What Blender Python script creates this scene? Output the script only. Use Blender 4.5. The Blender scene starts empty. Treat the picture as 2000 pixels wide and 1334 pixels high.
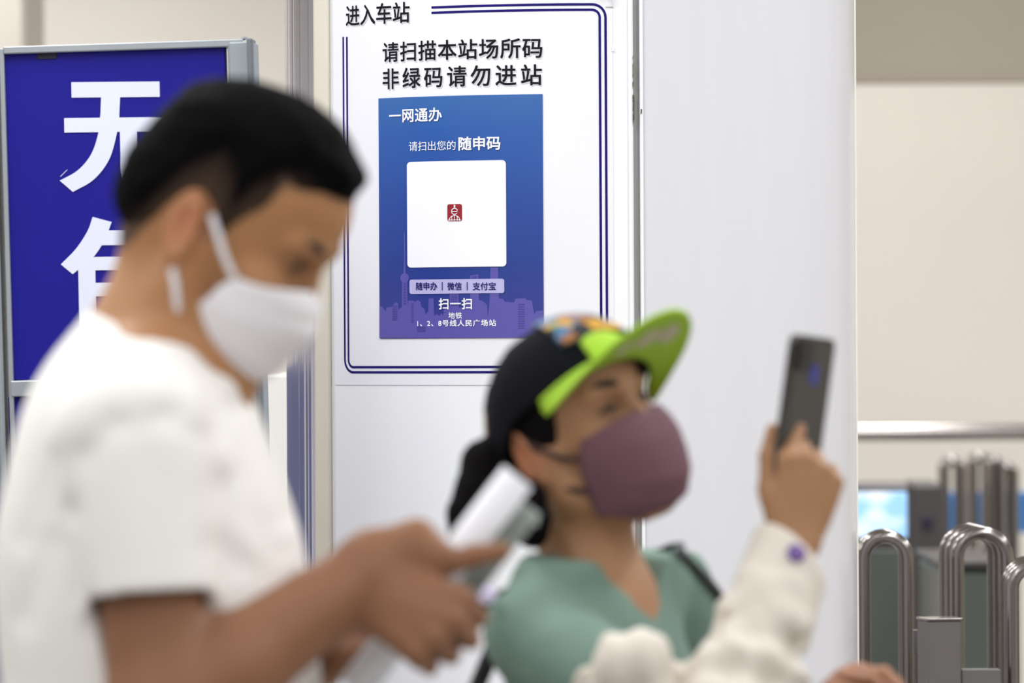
import bpy, math, random
import numpy as np
from mathutils import Matrix, Vector

# ------------------------------------------------------------------ camera, world, lights
C = bpy.context.scene.collection
SC = bpy.context.scene
F = 9500.0; CAMZ = 1.5; ROLL = math.radians(0.3)
RV = np.array([math.cos(ROLL), 0, -math.sin(ROLL)]); UV = np.array([math.sin(ROLL), 0, math.cos(ROLL)])
cam = bpy.data.cameras.new('camera'); co = bpy.data.objects.new('camera', cam); C.objects.link(co)
cam.sensor_width = 36.0; cam.lens = F * 36.0 / 2000.0; cam.clip_end = 100
co.matrix_world = Matrix(((RV[0], UV[0], 0, 0), (0, 0, -1, 0), (RV[2], UV[2], 0, CAMZ), (0, 0, 0, 1)))
cam.dof.use_dof = True; cam.dof.focus_distance = 7.35; cam.dof.aperture_fstop = 4.6
SC.camera = co
SC.view_settings.view_transform = 'Standard'; SC.view_settings.look = 'None'
SC.view_settings.gamma = 1.0; SC.view_settings.use_curve_mapping = False
SC.view_settings.exposure = 0.0
W = bpy.data.worlds.new('world'); SC.world = W; W.use_nodes = True
W.node_tree.nodes['Background'].inputs[0].default_value = (0.93, 0.95, 1.0, 1)
W.node_tree.nodes['Background'].inputs[1].default_value = 0.38

def area(name, loc, sx, sy, power, col=(1, 0.98, 0.95), rot=(0, 0, 0)):
    l = bpy.data.lights.new(name, 'AREA'); l.shape = 'RECTANGLE'; l.size = sx; l.size_y = sy
    l.energy = power; l.color = col
    o = bpy.data.objects.new(name, l); o.location = loc; o.rotation_euler = rot; C.objects.link(o); return o
# rows of ceiling luminaires across the concourse
for x_ in (-3.2, -0.9, 1.5, 3.9):
    for y_, w_ in ((0.4, 40), (3.2, 26), (6.0, 52), (9.0, 30)):
        area('ceiling_luminaire', (x_, y_, 3.17), 0.32, 2.2, w_, (0.97, 0.98, 1.0))
for x_ in (-4.2, -1.6, 1.2, 3.8):
    area('ceiling_luminaire', (x_, 14.3, 3.17), 0.32, 1.4, 38, (0.97, 0.98, 1.0)); area('ceiling_luminaire', (x_, 11.4, 3.17), 0.32, 1.4, 44, (0.98, 0.98, 0.99))

def P(px, py, d):
    v = (px - 1000) / F * RV + (667 - py) / F * UV + np.array([0, 1, 0])
    return v * d + np.array([0, 0, CAMZ])

# ------------------------------------------------------------------ materials
def srgb(r, g, b):
    f = lambda c: c / 12.92 if c <= 0.04045 else ((c + 0.055) / 1.055) ** 2.4
    return (f(r / 255), f(g / 255), f(b / 255), 1)
def mat(name, col, rough=0.5, metal=0.0, bump=0.0, bscale=200, var=0.0, vscale=8, emit=0, attr=None, coat=0, spec=0.5, sss=0, stretch=None):
    m = bpy.data.materials.new(name); m.use_nodes = True
    nt = m.node_tree; b = nt.nodes['Principled BSDF']
    b.inputs['Base Color'].default_value = col; b.inputs['Roughness'].default_value = rough
    b.inputs['Metallic'].default_value = metal; b.inputs['Specular IOR Level'].default_value = spec
    b.inputs['Coat Weight'].default_value = coat
    if sss:
        b.inputs['Subsurface Weight'].default_value = sss; b.inputs['Subsurface Radius'].default_value = (0.012, 0.005, 0.003); b.inputs['Subsurface Scale'].default_value = 1.0
    tc = nt.nodes.new('ShaderNodeTexCoord'); mp = nt.nodes.new('ShaderNodeMapping')
    nt.links.new(tc.outputs['Object'], mp.inputs[0])
    if stretch: mp.inputs['Scale'].default_value = stretch
    src = None
    if attr:
        a = nt.nodes.new('ShaderNodeAttribute'); a.attribute_name = attr; src = a.outputs['Color']
        nt.links.new(src, b.inputs['Base Color'])
    if var:
        n = nt.nodes.new('ShaderNodeTexNoise'); n.inputs['Scale'].default_value = vscale; n.inputs['Detail'].default_value = 5
        nt.links.new(mp.outputs[0], n.inputs['Vector'])
        mr = nt.nodes.new('ShaderNodeMapRange'); mr.inputs['From Min'].default_value = 0.3; mr.inputs['From Max'].default_value = 0.7
        mr.inputs['To Min'].default_value = 1 - var; mr.inputs['To Max'].default_value = 1.0
        nt.links.new(n.outputs[0], mr.inputs['Value'])
        mx = nt.nodes.new('ShaderNodeMix'); mx.data_type = 'RGBA'; mx.blend_type = 'MULTIPLY'; mx.inputs['Factor'].default_value = 1
        if src: nt.links.new(src, mx.inputs['A'])
        else: mx.inputs['A'].default_value = col
        nt.links.new(mr.outputs[0], mx.inputs['B']); nt.links.new(mx.outputs['Result'], b.inputs['Base Color'])
    if bump:
        n = nt.nodes.new('ShaderNodeTexNoise'); n.inputs['Scale'].default_value = bscale; n.inputs['Detail'].default_value = 3
        nt.links.new(mp.outputs[0], n.inputs['Vector'])
        bp = nt.nodes.new('ShaderNodeBump'); bp.inputs['Strength'].default_value = bump; bp.inputs['Distance'].default_value = 0.002
        nt.links.new(n.outputs[0], bp.inputs['Height']); nt.links.new(bp.outputs[0], b.inputs['Normal'])
    if emit:
        b.inputs['Emission Color'].default_value = col; b.inputs['Emission Strength'].default_value = emit
    return m

# ------------------------------------------------------------------ object helpers
def link_mesh(name, verts, faces, m=None, parent=None, smooth=False, col=None):
    me = bpy.data.meshes.new(name)
    verts = np.asarray(verts, dtype=np.float64)
    if parent is not None:
        verts = verts - np.array(ORG.get(parent.name, (0, 0, 0)))
    if isinstance(faces, np.ndarray) and faces.ndim == 2:
        k = faces.shape[1]; nf = len(faces)
        me.vertices.add(len(verts)); me.vertices.foreach_set('co', verts.astype(np.float32).ravel())
        me.loops.add(nf * k); me.loops.foreach_set('vertex_index', faces.astype(np.int32).ravel())
        me.polygons.add(nf); me.polygons.foreach_set('loop_start', np.arange(0, nf * k, k, dtype=np.int32))
        me.update(calc_edges=True); me.validate()
    else:
        me.from_pydata([tuple(v) for v in verts], [], [tuple(int(i) for i in f) for f in faces]); me.update()
    if smooth: me.polygons.foreach_set('use_smooth', [True] * len(me.polygons))
    if col is not None:
        a = me.color_attributes.new('Col', 'FLOAT_COLOR', 'POINT')
        c4 = np.ones((len(verts), 4), dtype=np.float32); c4[:, :3] = col[:, :3]
        a.data.foreach_set('color', c4.ravel())
    o = bpy.data.objects.new(name, me); C.objects.link(o)
    if m: me.materials.append(m)
    if parent: o.parent = parent
    ORG[o.name] = ORG.get(parent.name, (0, 0, 0)) if parent else (0, 0, 0)
    return o
ORG = {}
def tag(o, label, cat, group=None, kind=None):
    if label: o['label'] = label
    if cat: o['category'] = cat
    if group: o['group'] = group
    if kind: o['kind'] = kind
    return o
def struct(o, label=None):
    o['kind'] = 'structure'
    if label: o['label'] = label
    return o
def empty(name, loc, label, cat, group=None):
    o = bpy.data.objects.new(name, None); C.objects.link(o); o.location = tuple(loc); o.empty_display_size = 0.1
    ORG[o.name] = tuple(float(v) for v in loc)
    return tag(o, label, cat, group)
def center_origin(o):
    """move a top-level mesh's origin to the middle of its base"""
    me = o.data; n = len(me.vertices); a = np.zeros(n * 3, dtype=np.float32); me.vertices.foreach_get('co', a); a = a.reshape(-1, 3)
    c = (a.min(0) + a.max(0)) / 2; c[2] = a[:, 2].min(); a -= c; me.vertices.foreach_set('co', a.ravel()); me.update()
    o.location = tuple(float(v) for v in c); ORG[o.name] = tuple(float(v) for v in c); return o

class MB:
    def __init__(s): s.v = []; s.f = []
    def add(s, v, f):
        n = len(s.v); s.v += [tuple(p) for p in v]; s.f += [tuple(i + n for i in q) for q in f]; return s
    def box(s, c, h, R=None, bev=0.0):
        c = np.array(c, float); h = np.array(h, float); R = np.eye(3) if R is None else R
        if bev <= 0:
            pts = [c + R @ (h * np.array([i, j, k])) for i in (-1, 1) for j in (-1, 1) for k in (-1, 1)]
            return s.add(pts, [(0, 1, 3, 2), (4, 6, 7, 5), (0, 4, 5, 1), (2, 3, 7, 6), (0, 2, 6, 4), (1, 5, 7, 3)])
        # chamfered box
        pts = []; idx = {}
        for i in (-1, 1):
            for j in (-1, 1):
                for k in (-1, 1):
                    for ax in range(3):
                        q = h * np.array([i, j, k]); 
                        for a in range(3):
                            if a != ax: q[a] -= bev * (i, j, k)[a]
                        idx[(i, j, k, ax)] = len(pts); pts.append(c + R @ q)
        fs = []
        for ax in range(3):
            a, b = [t for t in range(3) if t != ax]
            for sg in (-1, 1):
                q = []
                for (u, v) in ((-1, -1), (1, -1), (1, 1), (-1, 1)):
                    t = [0, 0, 0]; t[ax] = sg; t[a] = u; t[b] = v; q.append(idx[(t[0], t[1], t[2], ax)])
                fs.append(q)
        for ax in range(3):
            a, b = [t for t in range(3) if t != ax]
            for u in (-1, 1):
                for v in (-1, 1):
                    t0 = [0, 0, 0]; t0[a] = u; t0[b] = v; t1 = list(t0); t0[ax] = -1; t1[ax] = 1
                    fs.append([idx[(*t0, a)], idx[(*t1, a)], idx[(*t1, b)], idx[(*t0, b)]])
        for i in (-1, 1):
            for j in (-1, 1):
                for k in (-1, 1): fs.append([idx[(i, j, k, 0)], idx[(i, j, k, 1)], idx[(i, j, k, 2)]])
        return s.add(pts, fs)
    def tube(s, path, r, n=12, flat=None, closed=False, caps=True):
        path = [np.array(p, float) for p in path]; m = len(path)
        rs = [r] * m if np.isscalar(r) else r
        up = None; rings = []
        for i, p in enumerate(path):
            a = path[(i - 1) % m] if (closed or i > 0) else p; b = path[(i + 1) % m] if (closed or i < m - 1) else p
            t = b - a; t /= np.linalg.norm(t) + 1e-12
            if up is None:
                up = np.array([0, 0, 1.0]) if abs(t[2]) < 0.9 else np.array([0, 1.0, 0])
            u = np.cross(t, up); u /= np.linalg.norm(u) + 1e-12; w = np.cross(u, t); up = w
            fl = 1 if flat is None else flat
            rings.append([p + rs[i] * (math.cos(2 * math.pi * k / n) * u + fl * math.sin(2 * math.pi * k / n) * w) for k in range(n)])
        v = [q for ring in rings for q in ring]; f = []
        L = m if closed else m - 1
        for i in range(L):
            j = (i + 1) % m
            for k in range(n):
                f.append((i * n + k, i * n + (k + 1) % n, j * n + (k + 1) % n, j * n + k))
        if not closed and caps:
            f.append(tuple(range(n - 1, -1, -1))); f.append(tuple((m - 1) * n + k for k in range(n)))
        return s.add(v, f)
    def prism(s, pts, fn0, fn1):
        """polygon extruded between two mapping functions"""
        n = len(pts); v = [fn0(p) for p in pts] + [fn1(p) for p in pts]
        f = [tuple(range(n)), tuple(range(2 * n - 1, n - 1, -1))] + [(i, (i + 1) % n, n + (i + 1) % n, n + i) for i in range(n)]
        return s.add(v, f)
    def build(s, name, m=None, parent=None, smooth=False):
        o = link_mesh(name, s.v, s.f, m, parent, smooth)
        if smooth:
            try:
                for p in o.data.polygons: pass
                o.data.set_sharp_from_angle(angle=math.radians(40))
            except Exception: pass
        return o

# ------------------------------------------------------------------ implicit surfaces
def smin(a, b, k):
    if k <= 0: return np.minimum(a, b)
    h = np.clip(0.5 + 0.5 * (b - a) / k, 0, 1); return b * (1 - h) + a * h - k * h * (1 - h)
def smax(a, b, k): return -smin(-a, -b, k)
def ell(p, c, r, R=None):
    q = p - np.array(c)
    if R is not None: q = q @ R
    r = np.array(r, float); k0 = np.linalg.norm(q / r, axis=1); k1 = np.linalg.norm(q / (r * r), axis=1) + 1e-9
    return k0 * (k0 - 1) / k1
def rc(p, a, b, r1, r2):
    a = np.array(a, float); b = np.array(b, float); ba = b - a; l2 = ba @ ba + 1e-12
    t = np.clip(((p - a) @ ba) / l2, 0, 1)
    return np.linalg.norm(p - a - t[:, None] * ba, axis=1) - (r1 + (r2 - r1) * t)
def sbox(p, c, h, R=None, rad=0.0):
    q = p - np.array(c)
    if R is not None: q = q @ R
    q = np.abs(q) - (np.array(h) - rad)
    return np.linalg.norm(np.maximum(q, 0), axis=1) + np.minimum(q.max(1), 0) - rad
def mesh_sdf(fn, lo, hi, h):
    lo = np.array(lo, float); hi = np.array(hi, float)
    nb = np.ceil((hi - lo) / (4 * h)).astype(int); n = nb * 4
    bi = np.stack(np.meshgrid(*[np.arange(k) for k in nb], indexing='ij'), -1).reshape(-1, 3)
    dc = fn(lo + (bi * 4 + 1.5) * h)
    V = np.repeat(np.repeat(np.repeat(np.where(dc < 0, -1.0, 1.0).astype(np.float32).reshape(nb), 4, 0), 4, 1), 4, 2)
    act = bi[np.abs(dc) < 7.0 * h]
    off = np.stack(np.meshgrid(*[np.arange(4)] * 3, indexing='ij'), -1).reshape(-1, 3)
    for s in range(0, len(act), 4000):
        pi = (act[s:s + 4000, None, :] * 4 + off[None]).reshape(-1, 3)
        V[pi[:, 0], pi[:, 1], pi[:, 2]] = fn(lo + pi * h)
    S = V < 0
    cnt = np.zeros(n - 1, np.int8)
    for i in (0, 1):
        for j in (0, 1):
            for k in (0, 1): cnt += S[i:n[0] - 1 + i, j:n[1] - 1 + j, k:n[2] - 1 + k]
    cells = np.argwhere((cnt > 0) & (cnt < 8))
    ids = np.full(n, -1, np.int32); ids[cells[:, 0], cells[:, 1], cells[:, 2]] = np.arange(len(cells))
    acc = np.zeros((len(cells), 3)); num = np.zeros(len(cells))
    cs = [(i, j, k) for i in (0, 1) for j in (0, 1) for k in (0, 1)]
    val = {c: V[cells[:, 0] + c[0], cells[:, 1] + c[1], cells[:, 2] + c[2]] for c in cs}
    for a in cs:
        for ax in range(3):
            if a[ax] == 0:
                b = list(a); b[ax] = 1; b = tuple(b); va, vb = val[a], val[b]; m = (va < 0) != (vb < 0)
                t = np.where(m, va / np.where(m, va - vb, 1), 0)
                q = np.tile(np.array(a, float), (len(cells), 1)); q[:, ax] += t
                acc += q * m[:, None]; num += m
    verts = lo + (cells + acc / num[:, None]) * h
    F_ = []
    for ax in range(3):
        u, v = (ax + 1) % 3, (ax + 2) % 3
        sl0 = [slice(None)] * 3; sl1 = [slice(None)] * 3; sl0[ax] = slice(0, -1); sl1[ax] = slice(1, None)
        A, B = S[tuple(sl0)], S[tuple(sl1)]
        for flip, mk in ((False, A & ~B), (True, ~A & B)):
            e = np.argwhere(mk); e = e[(e[:, u] > 0) & (e[:, v] > 0)]
            if not len(e): continue
            du = np.zeros(3, int); du[u] = 1; dv = np.zeros(3, int); dv[v] = 1
            g = lambda c: ids[c[:, 0], c[:, 1], c[:, 2]]
            q = np.stack([g(e - du - dv), g(e - dv), g(e), g(e - du)], 1)
            if flip: q = q[:, ::-1]
            F_.append(q)
    fa = np.concatenate(F_); fa = fa[(fa >= 0).all(1)]
    return verts, fa
def rot(yaw=0, pitch=0, roll=0):
    """yaw about Z, pitch about Y (positive = nose down for a +X facing head), roll about X (degrees)"""
    y, p, r = map(math.radians, (yaw, pitch, roll))
    Rz = np.array([[math.cos(y), -math.sin(y), 0], [math.sin(y), math.cos(y), 0], [0, 0, 1]])
    Ry = np.array([[math.cos(p), 0, math.sin(p)], [0, 1, 0], [-math.sin(p), 0, math.cos(p)]])
    Rx = np.array([[1, 0, 0], [0, math.cos(r), -math.sin(r)], [0, math.sin(r), math.cos(r)]])
    return Rz @ Ry @ Rx
_rs = np.random.RandomState(5)
_K = _rs.normal(size=(14, 3)); _K /= np.linalg.norm(_K, axis=1)[:, None]; _PH = _rs.uniform(0, 6.28, 14)
def wob(p, freq, st=(1, 1, 1), seed=0):
    """smooth pseudo-noise in [-1,1] from summed sines"""
    q = p * np.array(st); o = np.zeros(len(p))
    for i in range(7):
        j = (i + seed) % 14; w = np.sin(q @ np.roll(_K[j], seed) * freq * (1 + 0.35 * i) + _PH[j] + seed); o += w / (1 + 0.3 * i)
    return o / 4.0
def normalize(v): v = np.array(v, float); return v / np.linalg.norm(v)
def lattice(fn, nu, nv, thick=0.0, closed_u=False):
    """grid surface fn(u,v)->point for u,v in 0..1, given thickness along its normals"""
    U = np.linspace(0, 1, nu); Vv = np.linspace(0, 1, nv)
    G = np.array([[fn(u, v) for v in Vv] for u in U])
    du = np.gradient(G, axis=0); dv = np.gradient(G, axis=1); N = np.cross(du, dv); N /= np.linalg.norm(N, axis=2)[..., None] + 1e-12
    A = (G + N * thick / 2).reshape(-1, 3); B = (G - N * thick / 2).reshape(-1, 3); n = nu * nv
    f = []
    for i in range(nu - 1):
        for j in range(nv - 1):
            a = i * nv + j; f.append((a, a + nv, a + nv + 1, a + 1)); f.append((n + a, n + a + 1, n + a + nv + 1, n + a + nv))
    for i in range(nu - 1):
        for j in (0, nv - 1):
            a = i * nv + j; q = (a, a + nv, n + a + nv, n + a); f.append(q if j else q[::-1])
    for j in range(nv - 1):
        for i in (0, nu - 1):
            a = i * nv + j; q = (a, a + 1, n + a + 1, n + a); f.append(q[::-1] if i else q)
    return np.concatenate([A, B]), f

# ------------------------------------------------------------------ room shell
m_floor = mat('terrazzo', srgb(160, 157, 152), 0.3, var=0.15, vscale=30)
m_ceil = mat('ceiling_paint', srgb(225, 222, 215), 0.8, var=0.03)
m_wall = mat('cream_wall_paint', srgb(233, 227, 217), 0.6, var=0.04, vscale=1.5)
m_soffit = mat('beige_soffit_paint', srgb(164, 156, 138), 0.7, var=0.05, vscale=2)
o = MB().box((0, 5.5, -0.05), (7, 11.5, 0.05)).build('floor', m_floor); struct(o, 'pale speckled station floor')
o = MB().box((0, 5.5, 3.25), (7, 11.5, 0.05)).build('ceiling', m_ceil); struct(o, 'pale station ceiling')
o = MB().box((0, 16.1, 1.6), (7, 0.1, 1.6)).build('wall_back', m_wall); struct(o, 'plain cream wall far behind the barriers')
o = MB().box((-7.1, 5.5, 1.6), (0.1, 11.5, 1.6)).build('wall_left', m_wall); struct(o)
o = MB().box((7.1, 5.5, 1.6), (0.1, 11.5, 1.6)).build('wall_right', m_wall); struct(o)
# dropped bulkhead above the barrier opening, the shadow line at its foot made as a darker strip
zb = P(1800, 150, 13.25)[2]
o = MB().box((2.6, 13.3, (3.2 + zb) / 2), (2.2, 0.05, (3.2 - zb) / 2)).build('trim_1', m_soffit); struct(o, 'beige bulkhead over the barriers at upper right')
m_shadow_line = mat('shadow_line_grey', srgb(160, 148, 135), 0.6)
o = MB().box((2.6, 13.3, zb - 0.004), (2.2, 0.062, 0.010)).build('shadow_strip', m_shadow_line); struct(o, 'dark strip standing in for the shadow line at the foot of the bulkhead')
# pale grey pier at the far left edge
o = MB().box((P(45, 0, 12)[0] - 0.20, 12.3, 1.6), (0.2, 0.25, 1.6), bev=0.01).build('pier', mat('grey_pier_paint', srgb(190, 182, 172), 0.6)); struct(o, 'grey pier at the far left edge')

# ------------------------------------------------------------------ round column and its cladding
RC = 0.45; YC = F * RC / 552 * 0.9983; XC = (P(1113, 667, YC))[0]
def on_col(phi, z, off=0.0):
    """point on the column: phi 0 faces the camera side, positive to the right"""
    return np.array([XC + (RC + off) * math.sin(phi), YC - (RC + off) * math.cos(phi), z])
def hit(px, py):
    """column coordinates (phi, z) seen at a pixel of the photograph"""
    d = (px - 1000) / F * RV + (667 - py) / F * UV + np.array([0, 1, 0])
    a = d[0] ** 2 + d[1] ** 2; b = -2 * (d[0] * XC + d[1] * YC); c = XC ** 2 + YC ** 2 - RC ** 2
    t = (-b - math.sqrt(max(b * b - 4 * a * c, 0))) / (2 * a); q = d * t
    return math.atan2(q[0] - XC, YC - q[1]), q[2] + CAMZ
m_clad = mat('white_gloss_cladding', srgb(220, 220, 226), 0.22, var=0.03, vscale=3, bump=0.06, bscale=6, stretch=(6, 6, 0.12), coat=0.3)
m_clad_left = mat('white_panel', srgb(243, 244, 247), 0.32, var=0.015, vscale=3, bump=0.03, bscale=6, stretch=(5, 5, 0.2))
m_steel_col = mat('polished_steel_cladding', srgb(206, 209, 230), 0.12, metal=1.0, bump=0.12, bscale=9, stretch=(6, 6, 0.25))
m_cream = mat('cream_strip', srgb(222, 216, 200), 0.5, var=0.05)
m_gap = mat('grey_recess', srgb(168, 167, 165), 0.7, var=0.06)
def col_panel(name, p0, p1, off, m, parent, z0=0.0, z1=3.2, n=40, th=0.008):
    rad = lambda p: p
    def fn(u, v): return on_col(p0 + (p1 - p0) * u, z0 + (z1 - z0) * v, off)
    v, f = lattice(fn, n, 12, th); return link_mesh(name, v, f, m, parent, True)
colo = empty('round_column', (XC, YC, 0), 'round column clad in glossy white panels with a grey joint', None); struct(colo)
h = lambda px: hit(px, 500)[0]
v = [on_col(a * math.pi / 32, z, -0.0035) for z in (0, 3.2) for a in range(64)]
link_mesh('core', v, [(i, (i + 1) % 64, 64 + (i + 1) % 64, 64 + i) for i in range(64)], m_gap, colo, True)
col_panel('panel', h(651), h(1237), 0, m_clad_left, colo)['label'] = 'white front panel carrying the poster'
col_panel('panel', h(1250.5), math.radians(128), 0, m_clad, colo, n=60)['label'] = 'glossy white right-hand panel'
def ribs(u, v):
    p = math.radians(-130) + (h(621) - math.radians(-130)) * u; return on_col(p, 3.2 * v, 0.0004 * math.sin(p * 84) + 0.0002 * math.sin(p * 197 + 1) - 0.002)
v, f = lattice(ribs, 260, 6, 0.004); link_mesh('panel', v, f, m_steel_col, colo, True)['label'] = 'polished steel side panel'
col_panel('strip', h(622), h(649), 0.003, m_cream, colo, n=8)['label'] = 'cream plastic strip'
for a, b in ((1250.5, 1256), (1227.5, 1235)):
    col_panel('edge_bead', h(a), h(b), 0.0015, m_clad_left, colo, n=4)
v, f = lattice(lambda u, v: on_col(math.radians(86.5 + 2.5 * u), 3.2 * v, 0.003), 4, 4, 0.006)
link_mesh('corner_bead', v, f, mat('ivory_bead', srgb(245, 243, 232), 0.4), colo, True)
# grime and torn tape along the joint
m_grime = mat('grime', srgb(150, 142, 120), 0.9, var=0.3, vscale=60)
m_grime2 = mat('grime_dark', srgb(70, 66, 58), 0.9)
random.seed(3)
mb = MB()
for k in range(26):
    y0 = 95 + 150 * random.random(); w = 1.2 + 2.6 * random.random() * (1 - abs(y0 - 170) / 100)
    hh = 5 + 12 * random.random()
    pts = []
    for j in range(9):
        t = j / 8; p, z = hit(1236.2 - w * math.sin(math.pi * t) * random.uniform(.5, 1), y0 + hh * t); pts.append((p, z))
    p, z = hit(1236.8, y0 + hh / 2); pts.append((p, z))
    mb.prism(pts, lambda q: on_col(q[0], q[1], 0.0050), lambda q: on_col(q[0], q[1], 0.0058))
g = mb.build('grime', m_grime, colo); g['kind'] = 'stuff'; g['label'] = 'torn tape and grime along the panel edge'
mb = MB()
for k in range(9):
    y0 = 180 + 55 * random.random(); pts = [hit(1234.6 + random.random(), y0), hit(1236.9, y0 + 2), hit(1236.9, y0 + 8), hit(1235.2, y0 + 9 + 5 * random.random())]
    mb.prism(pts, lambda q: on_col(q[0], q[1], 0.0058), lambda q: on_col(q[0], q[1], 0.0066))
g = mb.build('grime', m_grime2, colo); g['kind'] = 'stuff'; g['label'] = 'dark flecks along the panel edge'
pts = [hit(1249.6, 213), hit(1251.8, 214), hit(1251.2, 222), hit(1249.4, 224)]
MB().prism(pts, lambda q: on_col(q[0], q[1], 0.004), lambda q: on_col(q[0], q[1], 0.0066)).build('chip', m_grime2, colo)

# ------------------------------------------------------------------ poster on the column
def text_polys(s, bold=0.0, spacing=1.0):
    cu = bpy.data.curves.new('t', 'FONT'); cu.body = s; cu.size = 1.0; cu.offset = bold; cu.space_character = spacing
    cu.resolution_u = 3
    ob = bpy.data.objects.new('t', cu); C.objects.link(ob)
    dg = bpy.context.evaluated_depsgraph_get(); me = bpy.data.meshes.new_from_object(ob.evaluated_get(dg))
    v = np.array([tuple(p.co) for p in me.vertices])[:, :2]; f = [tuple(p.vertices) for p in me.polygons]
    bpy.data.objects.remove(ob); bpy.data.curves.remove(cu); bpy.data.meshes.remove(me)
    return v, f
def col_text(name, s, x0, x1, ytl, ybl, off, m, parent, bold=0.02, spacing=1.0, xa=None):
    """lettering wrapped on the column; fitted between pixel columns x0..x1, rows ytl..ybl at its left end"""
    v, f = text_polys(s, 0, spacing)
    V2, F2, OF = [], [], []
    for k in range(5 if bold > 0.01 else 1):
        dx, dy = ((0, 0), (1, 1), (-1, 1), (1, -1), (-1, -1))[k]
        F2 += [tuple(i + len(v) * k for i in q) for q in f]; V2.append(v + np.array((dx, dy)) * bold * 0.62); OF += [0.00003 * k] * len(v)
    v = np.concatenate(V2); f = F2
    mn, mx = v.min(0), v.max(0)
    p0, zt = hit(x0, ytl); _, zb_ = hit(x0, ybl); p1, _ = hit(x1, ytl)
    u = (v - mn) / (mx - mn)
    w = np.array([on_col(p0 + (p1 - p0) * a, zb_ + (zt - zb_) * b, off + o_) for (a, b), o_ in zip(u, OF)])
    return link_mesh(name, w, f, m, parent)
def col_sheet(name, p0, p1, z0, z1, off, th, m, parent, n=40, rr=0.0):
    if rr <= 0:
        v, f = lattice(lambda u, v: on_col(p0 + (p1 - p0) * u, z0 + (z1 - z0) * v, off), n, 3, th)
        return link_mesh(name, v, f, m, parent, False)
    W_ = (p1 - p0) * RC; H_ = z1 - z0; cols = []
    xs = sorted(set([0, W_] + [rr * (1 - math.cos(a * math.pi / 16)) for a in range(9)] + [W_ - rr * (1 - math.cos(a * math.pi / 16)) for a in range(9)] + list(np.linspace(rr, W_ - rr, n))))
    v = []; f = []
    for x in xs:
        e = 0
        if x < rr: e = rr - math.sqrt(max(rr * rr - (rr - x) ** 2, 0))
        if x > W_ - rr: e = rr - math.sqrt(max(rr * rr - (x - W_ + rr) ** 2, 0))
        for o_ in (off + th / 2, off - th / 2):
            v += [on_col(p0 + x / RC, z0 + e, o_), on_col(p0 + x / RC, z1 - e, o_)]
    for i in range(len(xs) - 1):
        a = i * 4; f += [(a, a + 4, a + 5, a + 1), (a + 2, a + 3, a + 7, a + 6), (a + 1, a + 5, a + 7, a + 3), (a, a + 2, a + 6, a + 4)]
    return link_mesh(name, v, f, m, parent, False)
m_paper = mat('poster_vinyl', srgb(238, 238, 243), 0.35, var=0.01, coat=0.15)
m_ink = mat('black_print', srgb(28, 26, 34), 0.7, spec=0.1)
m_line = mat('indigo_print', srgb(30, 18, 106), 0.6, spec=0.12)
m_white = mat('white_print', srgb(248, 248, 252), 0.4)
pz = lambda y, x=900: hit(x, y)[1]
PT = 0.0042
cl = (hit(658, 400)[0] + hit(1197, 400)[0]) / 2; base = on_col(cl, pz(752), PT)
post = empty('entry_poster', base, 'white curved poster with indigo double border and black Chinese lettering on the column', 'poster')
col_sheet('sheet', hit(658, 400)[0], hit(1197, 400)[0], pz(752), pz(-130), PT + 0.0005, 0.0006, m_paper, post, 60)
# double border: outer and inner line, top runs from x 846, left side starts at y 72
def strip(path, wd, off, m, name, parent):
    """path of (s, z) points in unrolled column coordinates"""
    v = []; f = []; n = len(path)
    for i, (s_, z) in enumerate(path):
        a = path[max(i - 1, 0)]; b = path[min(i + 1, n - 1)]; t = normalize([b[0] - a[0], b[1] - a[1]]); nn = (-t[1], t[0])
        for sg in (-1, 1):
            for o_ in (off, off + 0.0003): v.append(on_col((s_ + sg * nn[0] * wd / 2) / RC, z + sg * nn[1] * wd / 2, o_))
    for i in range(n - 1):
        a = i * 4; f += [(a + 1, a + 3, a + 7, a + 5), (a, a + 4, a + 6, a + 2), (a, a + 1, a + 5, a + 4), (a + 2, a + 6, a + 7, a + 3)]
    return link_mesh(name, v, f, m, parent)
def border(xl, xr, yt, yb, xs, ys, r, wd):
    L = hit(xl, 600)[0] * RC; R_ = hit(xr, 100)[0] * RC; T = hit(1000, yt)[1]; B = hit(850, yb)[1]
    S0 = hit(xs, yt)[0] * RC; Z0 = hit(xl, ys)[1]
    arc = lambda cx, cz, a0, a1: [(cx + r * math.cos(math.radians(a0 + (a1 - a0) * k / 8)), cz + r * math.sin(math.radians(a0 + (a1 - a0) * k / 8))) for k in range(9)]
    path = [(S0 + (R_ - r - S0) * k / 20, T) for k in range(20)] + arc(R_ - r, T - r, 90, 0) + [(R_, T - r + (B + r - T + r) * k / 10) for k in range(1, 10)]
    path += arc(R_ - r, B + r, 0, -90) + [(R_ - r + (L + r - R_ + r) * k / 30, B) for k in range(1, 30)] + arc(L + r, B + r, 270, 180) + [(L, Z0)]
    return path
strip(border(678.4, 1182, 10.5, 727, 846, 72, 0.0195, 0), 0.0036, PT + 0.0010, m_line, 'border_line', post)
strip(border(685.4, 1170.8, 21, 717, 846, 72, 0.0115, 0), 0.0036, PT + 0.0010, m_line, 'border_line', post)
LT = PT + 0.0016
def lab(o, t): o['label'] = t; return o
m_shadow = mat('grey_print', srgb(214, 213, 219), 0.5)
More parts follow.
